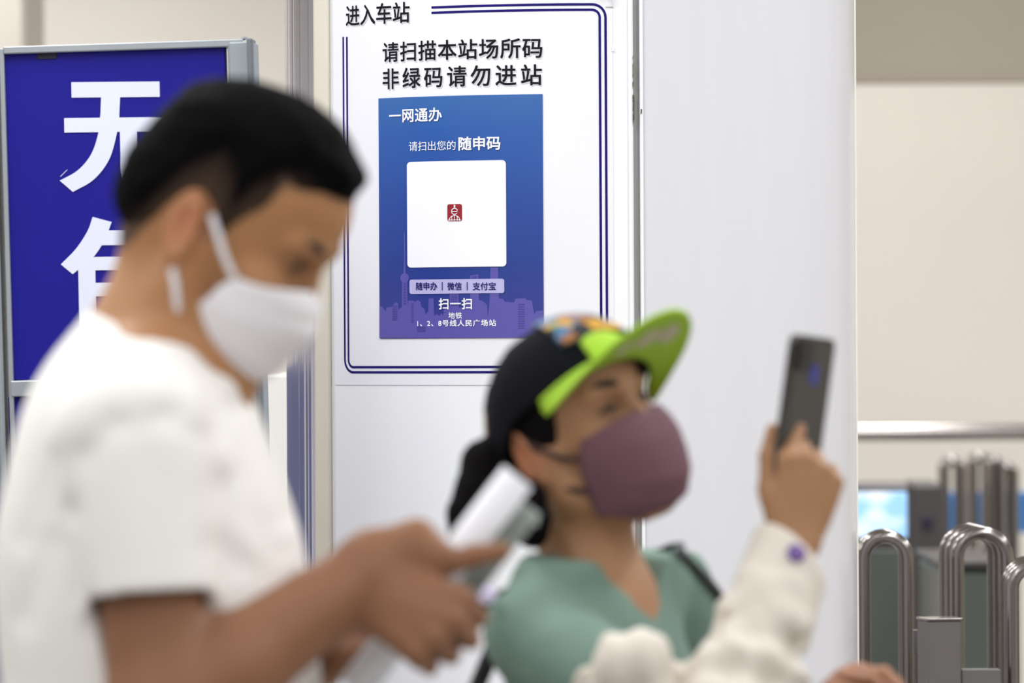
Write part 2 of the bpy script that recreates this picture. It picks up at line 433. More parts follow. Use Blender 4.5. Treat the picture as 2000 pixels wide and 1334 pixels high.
for (s_, x0, x1, a, b, bd, sp) in (('进入车站', 681, 804, 11.5, 52, 0.022, 1.0), ('请扫描本站场所码', 752, 1060, 83.5, 122.5, 0.022, 1.06), ('非绿码请勿进站', 752, 1059, 134.5, 175, 0.022, 1.30)):
    col_text('lettering', s_, x0 + 1.3, x1 + 1.8, a + 2.2, b + 2.2, LT - 0.0004, m_shadow, post, bd, sp)['label'] = 'pale grey drop shadow print'
    lab(col_text('lettering', s_, x0, x1, a, b, LT, m_ink, post, bd, sp), 'black heading lettering')
# lifted corner of the sheet at upper right
def curl(u, v):
    p, z = hit(1182 + 15 * u, 16 - 34 * v); k = max(0, (u + v - 0.75))
    return on_col(p - 0.012 * k * k, z, PT + 0.001 + 0.010 * k * k)
v_, f_ = lattice(curl, 8, 8, 0.0004); link_mesh('curled_corner', v_, f_, m_paper, post, True)
for y_ in (97,):
    p, z = hit(1196, y_); mb = MB(); mb.box(on_col(p, z, PT + 0.001), (0.002, 0.001, 0.0035), bev=0.0005); mb.build('bubble', m_paper, post)

# blue notice sheet
def print_mat(name):
    m = mat(name, srgb(40, 80, 165), 0.38, coat=0.1); nt = m.node_tree; b = nt.nodes['Principled BSDF']
    tc = nt.nodes.new('ShaderNodeTexCoord'); sp = nt.nodes.new('ShaderNodeSeparateXYZ'); nt.links.new(tc.outputs['Object'], sp.inputs[0])
    mr = nt.nodes.new('ShaderNodeMapRange'); mr.inputs['From Min'].default_value = 0.0; mr.inputs['From Max'].default_value = 0.366
    nt.links.new(sp.outputs['Z'], mr.inputs['Value']); cr = nt.nodes.new('ShaderNodeValToRGB')
    e = cr.color_ramp.elements; e[0].position = 0.0; e[0].color = srgb(74, 66, 150); e[1].position = 1.0; e[1].color = srgb(50, 100, 166)
    for p_, c_ in ((0.12, (46, 56, 138)), (0.3, (32, 58, 140)), (0.55, (34, 70, 152)), (0.85, (38, 88, 164))):
        x = e.new(p_); x.color = srgb(*c_)
    nt.links.new(mr.outputs[0], cr.inputs[0]); nt.links.new(cr.outputs[0], b.inputs['Base Color']); return m
pl, pr = hit(745.5, 400)[0], hit(1061.5, 400)[0]; nzb, nzt = pz(660.5, 900), pz(187, 900)
NT = PT + 0.0018
note = empty('blue_notice', on_col((pl + pr) / 2, nzb, NT), 'blue printed notice sheet with skyline and blank white card stuck on the white poster', 'notice')
col_sheet('sheet', pl, pr, nzb, nzt, NT, 0.0006, print_mat('blue_gradient_print'), note, 40)
m_sky = mat('violet_print', srgb(90, 84, 166), 0.4); m_sky2 = mat('dark_violet_print', srgb(72, 66, 150), 0.4)
Z = lambda a, b: (640 + a / 3.226, 400 + b / 3.226)
def col_poly(name, cells, off, m, parent):
    """columns (x0, x1, ytop, ybottom) as thin raised print, each column its own slab of one mesh"""
    mb = MB()
    for pts in cells:
        q = [hit(*p) for p in pts]
        mb.prism(q, lambda t: on_col(t[0], t[1], off), lambda t: on_col(t[0], t[1], off + 0.0002))
    return mb.build(name, m, parent)
sk = [(344, 640), (360, 640), (384, 672), (388, 648), (422, 642), (446, 614), (460, 622), (464, 660), (490, 640), (520, 636), (522, 604), (552, 604), (566, 612), (580, 600), (600, 612), (604, 640), (626, 660), (630, 690), (648, 672), (650, 590), (680, 590), (684, 700), (700, 690), (716, 700), (730, 684), (740, 700), (744, 660), (780, 640), (782, 556), (834, 556), (838, 650), (876, 640), (880, 590), (908, 590), (908, 446), (958, 438), (962, 600), (984, 606), (1012, 630), (1018, 706), (1028, 600), (1034, 396), (1080, 396), (1086, 590), (1112, 592), (1120, 610), (1180, 616), (1190, 592), (1252, 588), (1256, 600), (1290, 602), (1296, 640), (1306, 690), (1316, 670), (1340, 668), (1361, 664)]
cells = []
for (a, b) in zip(sk[:-1], sk[1:]):
    if b[0] - a[0] < 0.5: continue
    n = max(1, int((b[0] - a[0]) / 20))
    for k in range(n):
        x0 = a[0] + (b[0] - a[0]) * k / n; x1 = a[0] + (b[0] - a[0]) * (k + 1) / n; y0 = a[1] + (b[1] - a[1]) * k / n; y1 = a[1] + (b[1] - a[1]) * (k + 1) / n
        cells.append([Z(x0, y0), Z(x1, y1), Z(x1, 838), Z(x0, 838)])
col_poly('skyline', cells, NT + 0.0005, m_sky, note)['label'] = 'violet city skyline print'
# television tower with its ball and mast
ring = lambda cx, cy, rx, ry, n=18: [Z(cx + rx * math.cos(-2 * math.pi * k / n), cy + ry * math.sin(-2 * math.pi * k / n)) for k in range(n)]
col_poly('tower_print', [ring(501, 462, 27, 31)[::-1], [Z(485, 480), Z(517, 480), Z(520, 660), Z(484, 660)], [Z(495, 400), Z(507, 400), Z(508, 440), Z(494, 440)], [Z(497.5, 180), Z(503.5, 180), Z(506, 400), Z(496, 400)]], NT + 0.0006, m_sky, note)['label'] = 'violet tower silhouette print'
col_poly('window_print', [[Z(494, 492 + 18 * k), Z(509, 492 + 18 * k), Z(509, 503 + 18 * k), Z(494, 503 + 18 * k)] for k in range(8)]
         + [[Z(425, 634 + 11 * k), Z(456, 634 + 11 * k), Z(456, 639 + 11 * k), Z(425, 639 + 11 * k)] for k in range(9)]
         + [[Z(1205, 625 + 15 * k), Z(1245, 625 + 15 * k), Z(1245, 630 + 15 * k), Z(1205, 630 + 15 * k)] for k in range(11)]
         + [[Z(542, 620 + 13 * k), Z(556, 620 + 13 * k), Z(556, 625 + 13 * k), Z(542, 625 + 13 * k)] for k in range(10)]
         + [[Z(790, 565 + 13 * k), Z(826, 565 + 13 * k), Z(826, 570 + 13 * k), Z(790, 570 + 13 * k)] for k in range(6)]
         + [[Z(578, 768 + 9 * k), Z(630, 768 + 9 * k), Z(630, 772 + 9 * k), Z(578, 772 + 9 * k)] for k in range(4)]
         + [[Z(918, 452), Z(950, 450), Z(948, 476), Z(920, 476)]], NT + 0.0009, m_sky2, note)['kind'] = 'stuff'
NL = NT + 0.0011
lab(col_sheet('card', hit(800.5, 420)[0], hit(990.5, 420)[0], pz(521.5, 895), pz(314.5, 895), NL, 0.0004, m_white, note, 24, rr=0.006), 'blank white rounded card')
lab(col_sheet('emblem', hit(878, 415)[0], hit(906, 415)[0], pz(432, 892), pz(399, 892), NL + 0.0006, 0.0004, mat('red_print', srgb(150, 34, 40), 0.4), note, 6, rr=0.003), 'small red emblem')
def wstroke(pts, w=0.9):
    q = [(hit(*p)[0] * RC, hit(*p)[1]) for p in pts]
    return strip(q, w / 1300, NL + 0.0011, m_white, 'emblem_mark', note)
wstroke([(886.5, 413.6), (897.3, 413), (897, 409.5), (894.5, 407.4), (891, 407), (887.6, 409), (886.3, 413), (887.4, 417), (890.5, 419), (894, 418.6), (896.8, 416.6)], 1.5)
wstroke([(881.5, 432), (883, 426), (887, 422.3), (892, 421), (897, 422.2), (901, 426), (902.3, 432)], 1.3)
wstroke([(892, 421.5), (892, 431.5)], 1.1); wstroke([(887, 423), (886.5, 431.5)], 0.9); wstroke([(897, 423), (897.6, 431.5)], 0.9)
wstroke([(892, 400.5), (892, 405.5)], 3.0)
wstroke([(880, 430), (904, 429.5)], 1.0)
for (s_, x0, x1, a, b, bd, sp, mm) in (('一网通办', 766, 867, 213.5, 240.5, 0.024, 1.04, m_white), ('请扫出您的', 804, 893.5, 277, 295.5, 0.006, 1.0, m_white),
        ('随申码', 899, 979.5, 267.5, 294.5, 0.03, 1.0, m_white), ('扫一扫', 861, 925, 582.5, 604.5, 0.03, 1.08, m_white), ('地铁', 880, 906, 610, 622.5, 0.02, 1.1, m_white),
        ('1、2、8号线人民广场站', 820, 971.5, 625, 638, 0.026, 1.12, m_white)):
    lab(col_text('lettering', s_, x0, x1, a, b, NL + 0.0003, mm, note, bd, sp), 'white lettering')
lab(col_sheet('text_bar', hit(805, 560)[0], hit(987, 560)[0], pz(573.3, 895), pz(545.3, 895), NL, 0.0004, mat('lilac_print', srgb(186, 182, 226), 0.4), note, 20, rr=0.0035), 'pale lilac bar')
for s_, x0, x1 in (('随申办', 818, 858.5), ('微信', 878, 905.5), ('支付宝', 926.5, 971)):
    lab(col_text('lettering', s_, x0, x1, 551.5, 567, NL + 0.0008, m_line, note, 0.02, 1.0), 'indigo lettering on the bar')
for x in (868.3, 916):
    q = [(hit(x, 551)[0] * RC, hit(x, 551)[1]), (hit(x, 567)[0] * RC, hit(x, 567)[1])]; strip(q, 0.0011, NL + 0.0008, m_line, 'divider', note)

# ------------------------------------------------------------------ blue lane sign at left
SD = 7.05
m_alu = mat('brushed_aluminium', srgb(158, 163, 168), 0.42, metal=0.35, var=0.08, vscale=12, bump=0.05, bscale=300)
m_alu2 = mat('grey_metal_post', srgb(148, 156, 161), 0.45, metal=0.2, var=0.06, vscale=10)
m_blue = mat('blue_sign_face', srgb(24, 20, 134), 0.45, var=0.06, vscale=4, spec=0.2)
m_glyph = mat('white_sign_lettering', srgb(216, 220, 236), 0.5)
m_slot = mat('dark_slot', srgb(26, 18, 50), 0.6)
s_an = P(235, 667, SD); tilt = math.radians(1.35)
SR = rot(yaw=-3.0) @ np.array([[math.cos(tilt), 0, math.sin(tilt)], [0, 1, 0], [-math.sin(tilt), 0, math.cos(tilt)]]).T
SX, SZ = SR[:, 0], SR[:, 2]; SN = SR[:, 1]
def on_sign(px, py, off=0.0):
    """point on the sign's tilted plane seen at a pixel; off is towards the camera"""
    d = (px - 1000) / F * RV + (667 - py) / F * UV + np.array([0, 1, 0]); o_ = np.array([0, 0, CAMZ])
    t = ((s_an - o_) @ SN) / (d @ SN); return o_ + d * t - SN * off
def sign_uv(px, py):
    q = on_sign(px, py) - s_an; return q @ SX, q @ SZ
def sbx(name, x0, y0, x1, y1, off, dep, m, parent, bev=0.0015, bottom=None):
    """box on the sign plane between two pixel corners, sides along the sign's own axes"""
    xm, ym = (x0 + x1) / 2, (y0 + y1) / 2
    a = sign_uv(x0, ym)[0]; b = sign_uv(x1, ym)[0]; t = sign_uv(xm, y0)[1]; u = sign_uv(xm, y1)[1] if bottom is None else bottom
    c = s_an + SX * (a + b) / 2 + SZ * (t + u) / 2 - SN * off
    return MB().box(c, (abs(b - a) / 2, dep / 2, abs(t - u) / 2), SR, bev).build(name, m, parent)
zf = -1.0
u_l = -1.5 / SZ[2] * 1.0 + 0.0
sign = empty('lane_sign', (s_an[0], s_an[1], 0.0), 'tall blue upright sign in a grey metal frame with large white Chinese characters', 'sign')
fl = -(s_an[2]) / SZ[2] + 0.012
sbx('post', 2.5, 93, 13.5, 1330, 0, 0.075, m_alu2, sign, 0.003, fl + 0.02)['label'] = 'left grey metal post'
a_ = sbx('post', 454, 82, 505.5, 420, 0.004, 0.07, m_alu2, sign, 0.004, fl)
a_['label'] = 'right grey metal post'
sbx('post_edge', 493, 78, 504, 420, 0.024, 0.05, mat('dark_grey_edge', srgb(104, 110, 116), 0.5), sign, 0.002, fl + 0.01)['label'] = 'darker channel edge of the right post'
sbx('rail', 14, 86.5, 480, 101, 0.012, 0.05, m_alu, sign); sbx('rail', 28, 737, 500, 768, 0.012, 0.05, m_alu, sign)
sbx('rail', 15, 97, 24, 760, 0.01, 0.05, m_alu, sign, 0.001, fl + 0.03)
bx0 = s_an + SZ * (fl + 0.0)
MB().box((bx0[0], bx0[1], 0.013), (0.24, 0.17, 0.012), bev=0.004).build('base_plate', m_alu2, sign)
sbx('sign_face', 20, 97.5, 453, 737, 0.016, 0.02, m_blue, sign)['label'] = 'upper blue face'
sbx('sign_face', 29, 768, 471, 1330, 0.016, 0.02, m_blue, sign, 0.0015, fl + 0.35)['label'] = 'lower blue face'
sbx('slot', 78, 106, 116, 117.5, 0.026, 0.004, m_slot, sign, 0.0005)
v, f = lattice(lambda u, v: on_sign(481 + 8 * math.cos(math.pi * u), 84 - 9 * math.sin(math.pi * u), 0.0 + 0.02 * v), 9, 2, 0.003); link_mesh('hook', v, f, m_alu2, sign)
def glyph(name, polys, parent, lbl):
    mb = MB()
    for k, pts in enumerate(polys):
        mb.prism(pts[::-1], lambda q: on_sign(q[0], q[1], 0.0255), lambda q: on_sign(q[0], q[1], 0.0272 + 0.00006 * k))
    o_ = mb.build(name, m_glyph, parent); o_['label'] = lbl; return o_
def arcs(pts, n=6):
    """smooth centreline sampling (Catmull-Rom)"""
    pts = [np.array(p, float) for p in pts]; out = []
    ex = [2 * pts[0] - pts[1]] + pts + [2 * pts[-1] - pts[-2]]
    for i in range(1, len(ex) - 2):
        for k in range(n):
            t = k / n; a, b, c, d = ex[i - 1], ex[i], ex[i + 1], ex[i + 2]
            out.append(0.5 * (2 * b + (c - a) * t + (2 * a - 5 * b + 4 * c - d) * t * t + (3 * b - a - 3 * c + d) * t ** 3))
    out.append(pts[-1]); return out
def quads_from(left, right):
    L_ = arcs(left); R_ = arcs(right); return [(R_ + L_[::-1])[::-1]]
wu = [[(144.5, 162.5), (316, 161), (316.5, 191), (145, 192.5)], [(130.5, 232.5), (338, 230), (338.5, 257.5), (131, 260.5)],
      [(202.5, 190), (239.5, 190), (237.5, 232), (201, 232)]]
wu += quads_from([(201, 225), (197, 262), (183, 303), (157, 334), (122, 354)], [(238, 225), (233, 262), (218, 313), (188, 352), (147.5, 376)])
wu += quads_from([(239, 256), (240, 300), (240, 335), (246, 360), (262, 372), (290, 376)], [(272, 256), (272, 300), (272, 330), (273, 341), (280, 346), (290, 347)])
wu += quads_from([(290, 347), (305, 346.5), (314, 340), (318, 318)], [(290, 376), (320, 375.5), (342, 362), (350, 326)])
glyph('lettering', wu, sign, 'large white upper character')
bao = quads_from([(186, 424.5), (176, 452), (154, 486), (124, 517)], [(223, 434.5), (209, 470), (186, 504), (147, 536)])
bao += [[(196, 451), (345, 449), (345, 478), (185, 480)], [(312, 470), (346, 470), (348, 560), (312, 560)]]
bao += quads_from([(312, 555), (311, 572), (302, 580), (284, 580)], [(348, 555), (346, 592), (326, 610), (290, 609)])
bao += [[(158, 503), (290, 501), (290, 527), (158, 529)], [(258, 520), (290, 520), (290, 578), (258, 578)], [(190, 553), (262, 551), (262, 577), (190, 579)],
        [(158, 520), (191, 520), (193, 622), (160, 622)]]
bao += quads_from([(160, 615), (162, 640), (180, 652), (220, 653)], [(193, 615), (195, 624), (204, 627), (220, 627)])
bao += [[(218, 627), (330, 626), (330, 652), (218, 653)], [(330, 596), (358, 602), (352, 640), (326, 652), (322, 628)]]
glyph('lettering', bao, sign, 'large white lower character')
MB().tube([on_sign(124, 346, 0.0295), on_sign(130, 340, 0.0295), on_sign(137, 333, 0.0295)], 0.0005, 6).build('scratch', m_glyph, sign)

# cream wall side, blue partition and white board behind the sign (left background; the blue one added for its reflection)
bl = MB().box((-0.395, 9.6, 0.72), (0.12, 0.02, 0.72), bev=0.005).build('display_board', mat('white_board', srgb(250, 248, 243), 0.35))
center_origin(bl); tag(bl, 'white display board standing between the blue sign and the column', 'board')
pb = empty('reflection_backdrop', (-2.0, 9.9, 0), 'slate blue partition board added unseen behind the tall blue sign for the column to mirror', 'backdrop')  # unseen board, added so the steel side panel mirrors something dark blue
MB().box((-2.0, 9.9, 0.755), (1.3, 0.03, 0.70), bev=0.005).build('board', mat('slate_blue_board', srgb(122, 124, 152), 0.4, var=0.25, vscale=5), pb)
for x in (-3.2, -2.0, -0.8): MB().box((x, 9.9, 0.03), (0.03, 0.2, 0.03), bev=0.004).build('foot', m_alu2, pb)
# ------------------------------------------------------------------ barriers, rail and kiosk at right
m_st = mat('brushed_stainless', srgb(150, 144, 140), 0.22, metal=1.0, bump=0.05, bscale=400)
m_st2 = mat('satin_stainless', srgb(128, 124, 122), 0.4, metal=0.75, bump=0.05, bscale=300)
def arch(parent, x0, x1, y, ztop, r, zb=0.06):
    w = (x1 - x0) / 2 - r; cx = (x0 + x1) / 2; pts = [(x0 + r, y, zb), (x0 + r, y, ztop - r - w)]
    pts += [(cx - w * math.cos(a * math.pi / 12), y, ztop - r - w + w * math.sin(a * math.pi / 12)) for a in range(1, 12)]
    pts += [(x1 - r, y, ztop - r - w), (x1 - r, y, zb)]
    return MB().tube(pts, r, 14).build('arch', m_st, parent, True)
GD = 8.15
def gate(label, x0px, x1px, ypx, d, n, step, xs=0.0, rp=0.0115, group=None):
    a = P(x0px, ypx, d); b = P(x1px, ypx, d); g = empty('folding_barrier', ((a[0] + b[0]) / 2, d, 0), label, 'barrier', group)
    for k in range(n): arch(g, a[0] + xs * k, b[0] + xs * k, d + step * k, a[2] , rp)
    for zz in (0.84, 0.5, 0.2):
        zz_ = zz
        MB().box(((a[0] + b[0]) / 2 + xs * (n - 1) / 2, d + step * (n - 1) / 2, zz_), ((b[0] - a[0]) / 2 - 0.004, step * (n - 1) / 2 + 0.012, 0.012), bev=0.002).build('cross_bar', m_st2, g)
    for sx in (a[0] + rp, b[0] - rp):
        for kk in (0, n - 1): MB().tube([(sx + xs * kk, d + step * kk, 0.0), (sx + xs * kk, d + step * kk, 0.062)], 0.016, 12).build('foot', m_st2, g)
    return g
gate('nearest stainless arched barrier beside the column', 1672.5, 1785.5, 1035, GD, 2, 0.05, 0.0)
gate('stainless arched barrier behind the square post', 1856, 1979, 1028, GD + 0.05, 3, 0.07, -0.004)
gate('stainless arched barrier cut by the right edge', 1962, 2075, 1092, GD - 0.2, 3, 0.07, 0.004, 0.012)
for lb, x0, x1, y_, d in (('far arched barrier, leftmost of the distant row', 1836, 1886, 892, 12.9), ('far arched barrier, second from left in the distant row', 1892, 1938, 884, 13.1),
                      ('far arched barrier, third from left in the distant row', 1926, 1964, 890, 12.4), ('far arched barrier, rightmost of the distant row', 1946, 1990, 902, 12.8)):
    gate(lb, x0, x1, y_, d, 3, 0.07, 0.003, 0.0125, 'distant arched barriers')
# square post with cap and side plate in front
pp0, pp1 = P(1804, 1212, 7.85), P(1876, 1212, 7.85)
pst = empty('square_post', ((pp0[0] + pp1[0]) / 2, 7.9, 0), 'square brushed steel post with a flat cap between the arched barriers', 'post')
cxp = (pp0[0] + pp1[0]) / 2; hw = (pp1[0] - pp0[0]) / 2
MB().box((cxp, 7.9, pp0[2] / 2), (hw - 0.001, 0.03, pp0[2] / 2 - 0.001), rot(yaw=12), 0.003).build('tube', m_st2, pst)
MB().box((cxp, 7.9, pp0[2]), (hw + 0.0005, 0.0315, 0.002), rot(yaw=12), 0.0008).build('cap', m_st, pst)
q0, q1 = P(1876, 1306, 7.9), P(1953, 1306, 7.9)
MB().box(((q0[0] + q1[0]) / 2, 7.9, q0[2] - 0.05), ((q1[0] - q0[0]) / 2, 0.012, 0.05), bev=0.002).build('side_plate', m_st2, pst)
q0, q1 = P(1783, 1230, 8.0), P(1812, 1276, 8.0)
MB().box(((q0[0] + q1[0]) / 2, 8.0, (q0[2] + q1[2]) / 2), (abs(q1[0] - q0[0]) / 2, 0.006, abs(q0[2] - q1[2]) / 2), bev=0.001).build('lug', m_st2, pst)
MB().box((cxp, 7.9, 0.006), (0.07, 0.07, 0.006), bev=0.002).build('base_plate', m_st2, pst)
# wall handrail
ra, rb = P(1560, 846, 13.6), P(2200, 846, 13.6)
hr = empty('handrail', ((ra[0] + rb[0]) / 2, 13.6, 0), 'horizontal stainless handrail in front of the cream wall', 'handrail')
MB().tube([(ra[0], 13.6, ra[2]), (ra[0] * .5 + rb[0] * .5, 13.6, ra[2]), (rb[0], 13.6, ra[2])], 0.0225, 16).build('rail', m_st, hr, True)
for x in (ra[0] + 0.02, rb[0] - 0.02):
    MB().tube([(x, 13.6, ra[2]), (x, 13.6, 0)], 0.02, 12).build('post', m_st, hr, True)
# dark kiosk with a pale blue lit screen, dark cabinet and grey panel
m_dark = mat('dark_housing', srgb(70, 66, 66), 0.4, var=0.1); m_green = mat('grey_green_panel', srgb(84, 90, 84), 0.35, var=0.12, vscale=3)
def scr(name):
    m = mat(name, srgb(190, 220, 245), 0.3, emit=0.55); nt = m.node_tree; b = nt.nodes['Principled BSDF']
    tc = nt.nodes.new('ShaderNodeTexCoord'); n = nt.nodes.new('ShaderNodeTexNoise'); n.inputs['Scale'].default_value = 9; nt.links.new(tc.outputs['Object'], n.inputs['Vector'])
    cr = nt.nodes.new('ShaderNodeValToRGB'); cr.color_ramp.elements[0].color = srgb(150, 200, 245); cr.color_ramp.elements[0].position = 0.4; cr.color_ramp.elements[1].color = srgb(240, 246, 252); cr.color_ramp.elements[1].position = 0.6
    nt.links.new(n.outputs[0], cr.inputs[0]); nt.links.new(cr.outputs[0], b.inputs['Emission Color']); nt.links.new(cr.outputs[0], b.inputs['Base Color']); return m
KD = 11.6
a, b = P(1620, 950, KD), P(1782, 1060, KD)
ks = empty('information_kiosk', ((a[0] + b[0]) / 2, KD + 0.1, 0), 'dark kiosk with a pale blue lit screen behind the nearest barrier', 'kiosk')
MB().box(((a[0] + b[0]) / 2, KD + 0.1, a[2] / 2 + 0.004), ((b[0] - a[0]) / 2, 0.09, a[2] / 2 + 0.002), bev=0.01).build('housing', m_dark, ks)
a2, b2 = P(1640, 962, KD), P(1772, 1050, KD)
MB().box(((a2[0] + b2[0]) / 2, KD + 0.006, (a2[2] + b2[2]) / 2), ((b2[0] - a2[0]) / 2, 0.006, (a2[2] - b2[2]) / 2), bev=0.002).build('screen', scr('lit_screen'), ks)
a3, b3 = P(1640, 1075, KD), P(1776, 1500, KD)
MB().box(((a3[0] + b3[0]) / 2, KD + 0.006, (a3[2] + b3[2]) / 2), ((b3[0] - a3[0]) / 2, 0.006, (a3[2] - b3[2]) / 2), bev=0.002).build('front_panel', m_green, ks)
a, b = P(1779, 944, 12.2), P(1842, 944, 12.2)
cb = empty('gate_cabinet', ((a[0] + b[0]) / 2, 12.35, 0), 'dark upright cabinet between the kiosk and the distant barriers', 'cabinet')
MB().box(((a[0] + b[0]) / 2, 12.35, a[2] / 2), ((b[0] - a[0]) / 2, 0.15, a[2] / 2), bev=0.01).build('body', m_dark, cb)
MB().box(((a[0] + b[0]) / 2, 12.195, P(0, 1030, 12.2)[2]), (0.012, 0.006, 0.014), bev=0.003).build('reader', m_slot, cb)
a, b = P(1825, 962, 13.9), P(2080, 1040, 13.9)
bb = empty('blue_banner_board', ((a[0] + b[0]) / 2, 13.92, 0), 'bright blue board on legs behind the distant barriers', 'sign')
MB().box(((a[0] + b[0]) / 2, 13.92, (a[2] + b[2]) / 2), ((b[0] - a[0]) / 2, 0.012, (a[2] - b[2]) / 2), bev=0.003).build('panel', mat('bright_blue_panel', srgb(62, 142, 222), 0.4, var=0.3, vscale=5), bb)
for x in (a[0] + 0.03, b[0] - 0.03): MB().tube([(x, 13.94, 0), (x, 13.94, a[2])], 0.012, 10).build('leg', m_st2, bb)
a, b = P(1840, 1085, 10.6), P(1992, 1085, 10.6)
tn = empty('turnstile', ((a[0] + b[0]) / 2, 10.9, 0), 'dark grey turnstile cabinet behind the second arched barrier', 'turnstile')
MB().box(((a[0] + b[0]) / 2 - 0.02, 10.9, P(0, 1120, 10.6)[2] / 2), ((b[0] - a[0]) / 2 - 0.02, 0.3, P(0, 1120, 10.6)[2] / 2), bev=0.012).build('body', m_green, tn)
MB().box(((a[0] + b[0]) / 2 - 0.02, 10.9, P(0, 1112, 10.6)[2]), ((b[0] - a[0]) / 2 - 0.012, 0.31, 0.008), bev=0.003).build('lid', m_dark, tn)
# ------------------------------------------------------------------ people: shared builders
m_skin = mat('skin_tan', srgb(180, 132, 100), 0.55, spec=0.35, attr='Col', bump=0.15, bscale=500, sss=0.08)
m_hair = mat('black_hair', srgb(20, 18, 20), 0.8, spec=0.05, attr='Col', bump=0.9, bscale=260, stretch=(1, 1, 0.35))
m_eye = mat('eye_white', srgb(215, 205, 198), 0.25); m_iris = mat('dark_iris', srgb(30, 20, 16), 0.15); m_brow = mat('brow_hair', srgb(34, 26, 22), 0.8)
class Head:
    """a head in its own frame: origin between the ear canals, +x face, +y its left, +z up"""
    def __init__(s, org, R, sc=1.0): s.o = np.array(org); s.R = R; s.s = sc
    def loc(s, p): return ((p - s.o) @ s.R) / s.s
    def w(s, q): return s.o + s.R @ (np.array(q, float) * s.s)
def head_sdf(q, ears=True, fem=False):
    d = ell(q, (0.002, 0, 0.043 if fem else 0.045), (0.094, 0.0755, 0.078 if fem else 0.086))
    d = smin(d, ell(q, (0.030, 0, 0.062), (0.066, 0.066, 0.060)), 0.02)
    d = smin(d, ell(q, (-0.040, 0, 0.012), (0.056, 0.064, 0.056)), 0.03)
    d = smin(d, ell(q, (0.044, 0, -0.022), (0.050, 0.057, 0.076)), 0.03)
    d = smin(d, ell(q, (0.066, 0, -0.050), (0.032, 0.036, 0.050)), 0.02)
    d = smin(d, ell(q, (0.076, 0, -0.092), (0.020, 0.024, 0.016)), 0.02)
    for s in (-1, 1):
        d = smin(d, rc(q, (0.008, s * 0.057, -0.050), (0.066, s * 0.022, -0.092), 0.014, 0.013), 0.025)
        d = smin(d, rc(q, (0.008, s * 0.062, -0.010), (0.010, s * 0.056, -0.052), 0.016, 0.014), 0.03)
        d = smin(d, ell(q, (0.066, s * 0.042, -0.008), (0.024, 0.022, 0.018)), 0.018)
        d = smin(d, rc(q, (0.090, s * 0.012, 0.040), (0.078, s * 0.046, 0.040), 0.010, 0.009), 0.012)
        d = -smin(-d, ell(q, (0.096, s * 0.031, 0.018), (0.020, 0.019, 0.012)), 0.012)
        d = smin(d, ell(q, (0.074, s * 0.031, 0.018), (0.0150, 0.0165, 0.0135)), 0.004)
        d = smin(d, rc(q, (0.0870, s * 0.020, 0.0215), (0.0850, s * 0.042, 0.0200), 0.0032, 0.003), 0.003)
        d = smin(d, rc(q, (0.0870, s * 0.022, 0.0100), (0.0850, s * 0.041, 0.0105), 0.0026, 0.0026), 0.003)
    d = smin(d, rc(q, (0.094, 0, 0.022), (0.107, 0, -0.016), 0.0065, 0.0080), 0.008)
    d = smin(d, ell(q, (0.107, 0, -0.021), (0.010, 0.011, 0.009)), 0.006)
    for s in (-1, 1):
        d = smin(d, ell(q, (0.100, s * 0.012, -0.024), (0.010, 0.007, 0.007)), 0.004)
        d = smax(d, -ell(q, (0.104, s * 0.006, -0.031), (0.004, 0.003, 0.004)), 0.002)
    d = smin(d, rc(q, (0.100, -0.017, -0.049), (0.100, 0.017, -0.049), 0.0050, 0.0050), 0.005)
    d = smin(d, rc(q, (0.099, -0.014, -0.060), (0.099, 0.014, -0.060), 0.0060, 0.0060), 0.005)
    d = smax(d, -rc(q, (0.108, -0.022, -0.0545), (0.108, 0.022, -0.0545), 0.0022, 0.0022), 0.003)
    if ears:
        for s in (-1, 1):
            Re = rot(yaw=s * 24, pitch=-12)
            e = ell(q, (-0.010, s * 0.081, 0.004), (0.0190, 0.0055, 0.0330), Re)
            e = smin(e, ell(q, (-0.002, s * 0.077, -0.024), (0.0100, 0.0055, 0.0120), Re), 0.006)
            e = smax(e, -ell(q, (-0.008, s * 0.0865, 0.002), (0.0110, 0.0060, 0.0210), Re), 0.004)
            e = smin(e, rc(q, (0.002, s * 0.077, -0.006), (0.001, s * 0.078, 0.002), 0.0045, 0.003), 0.004)
            d = smin(d, e, 0.006)
    return d
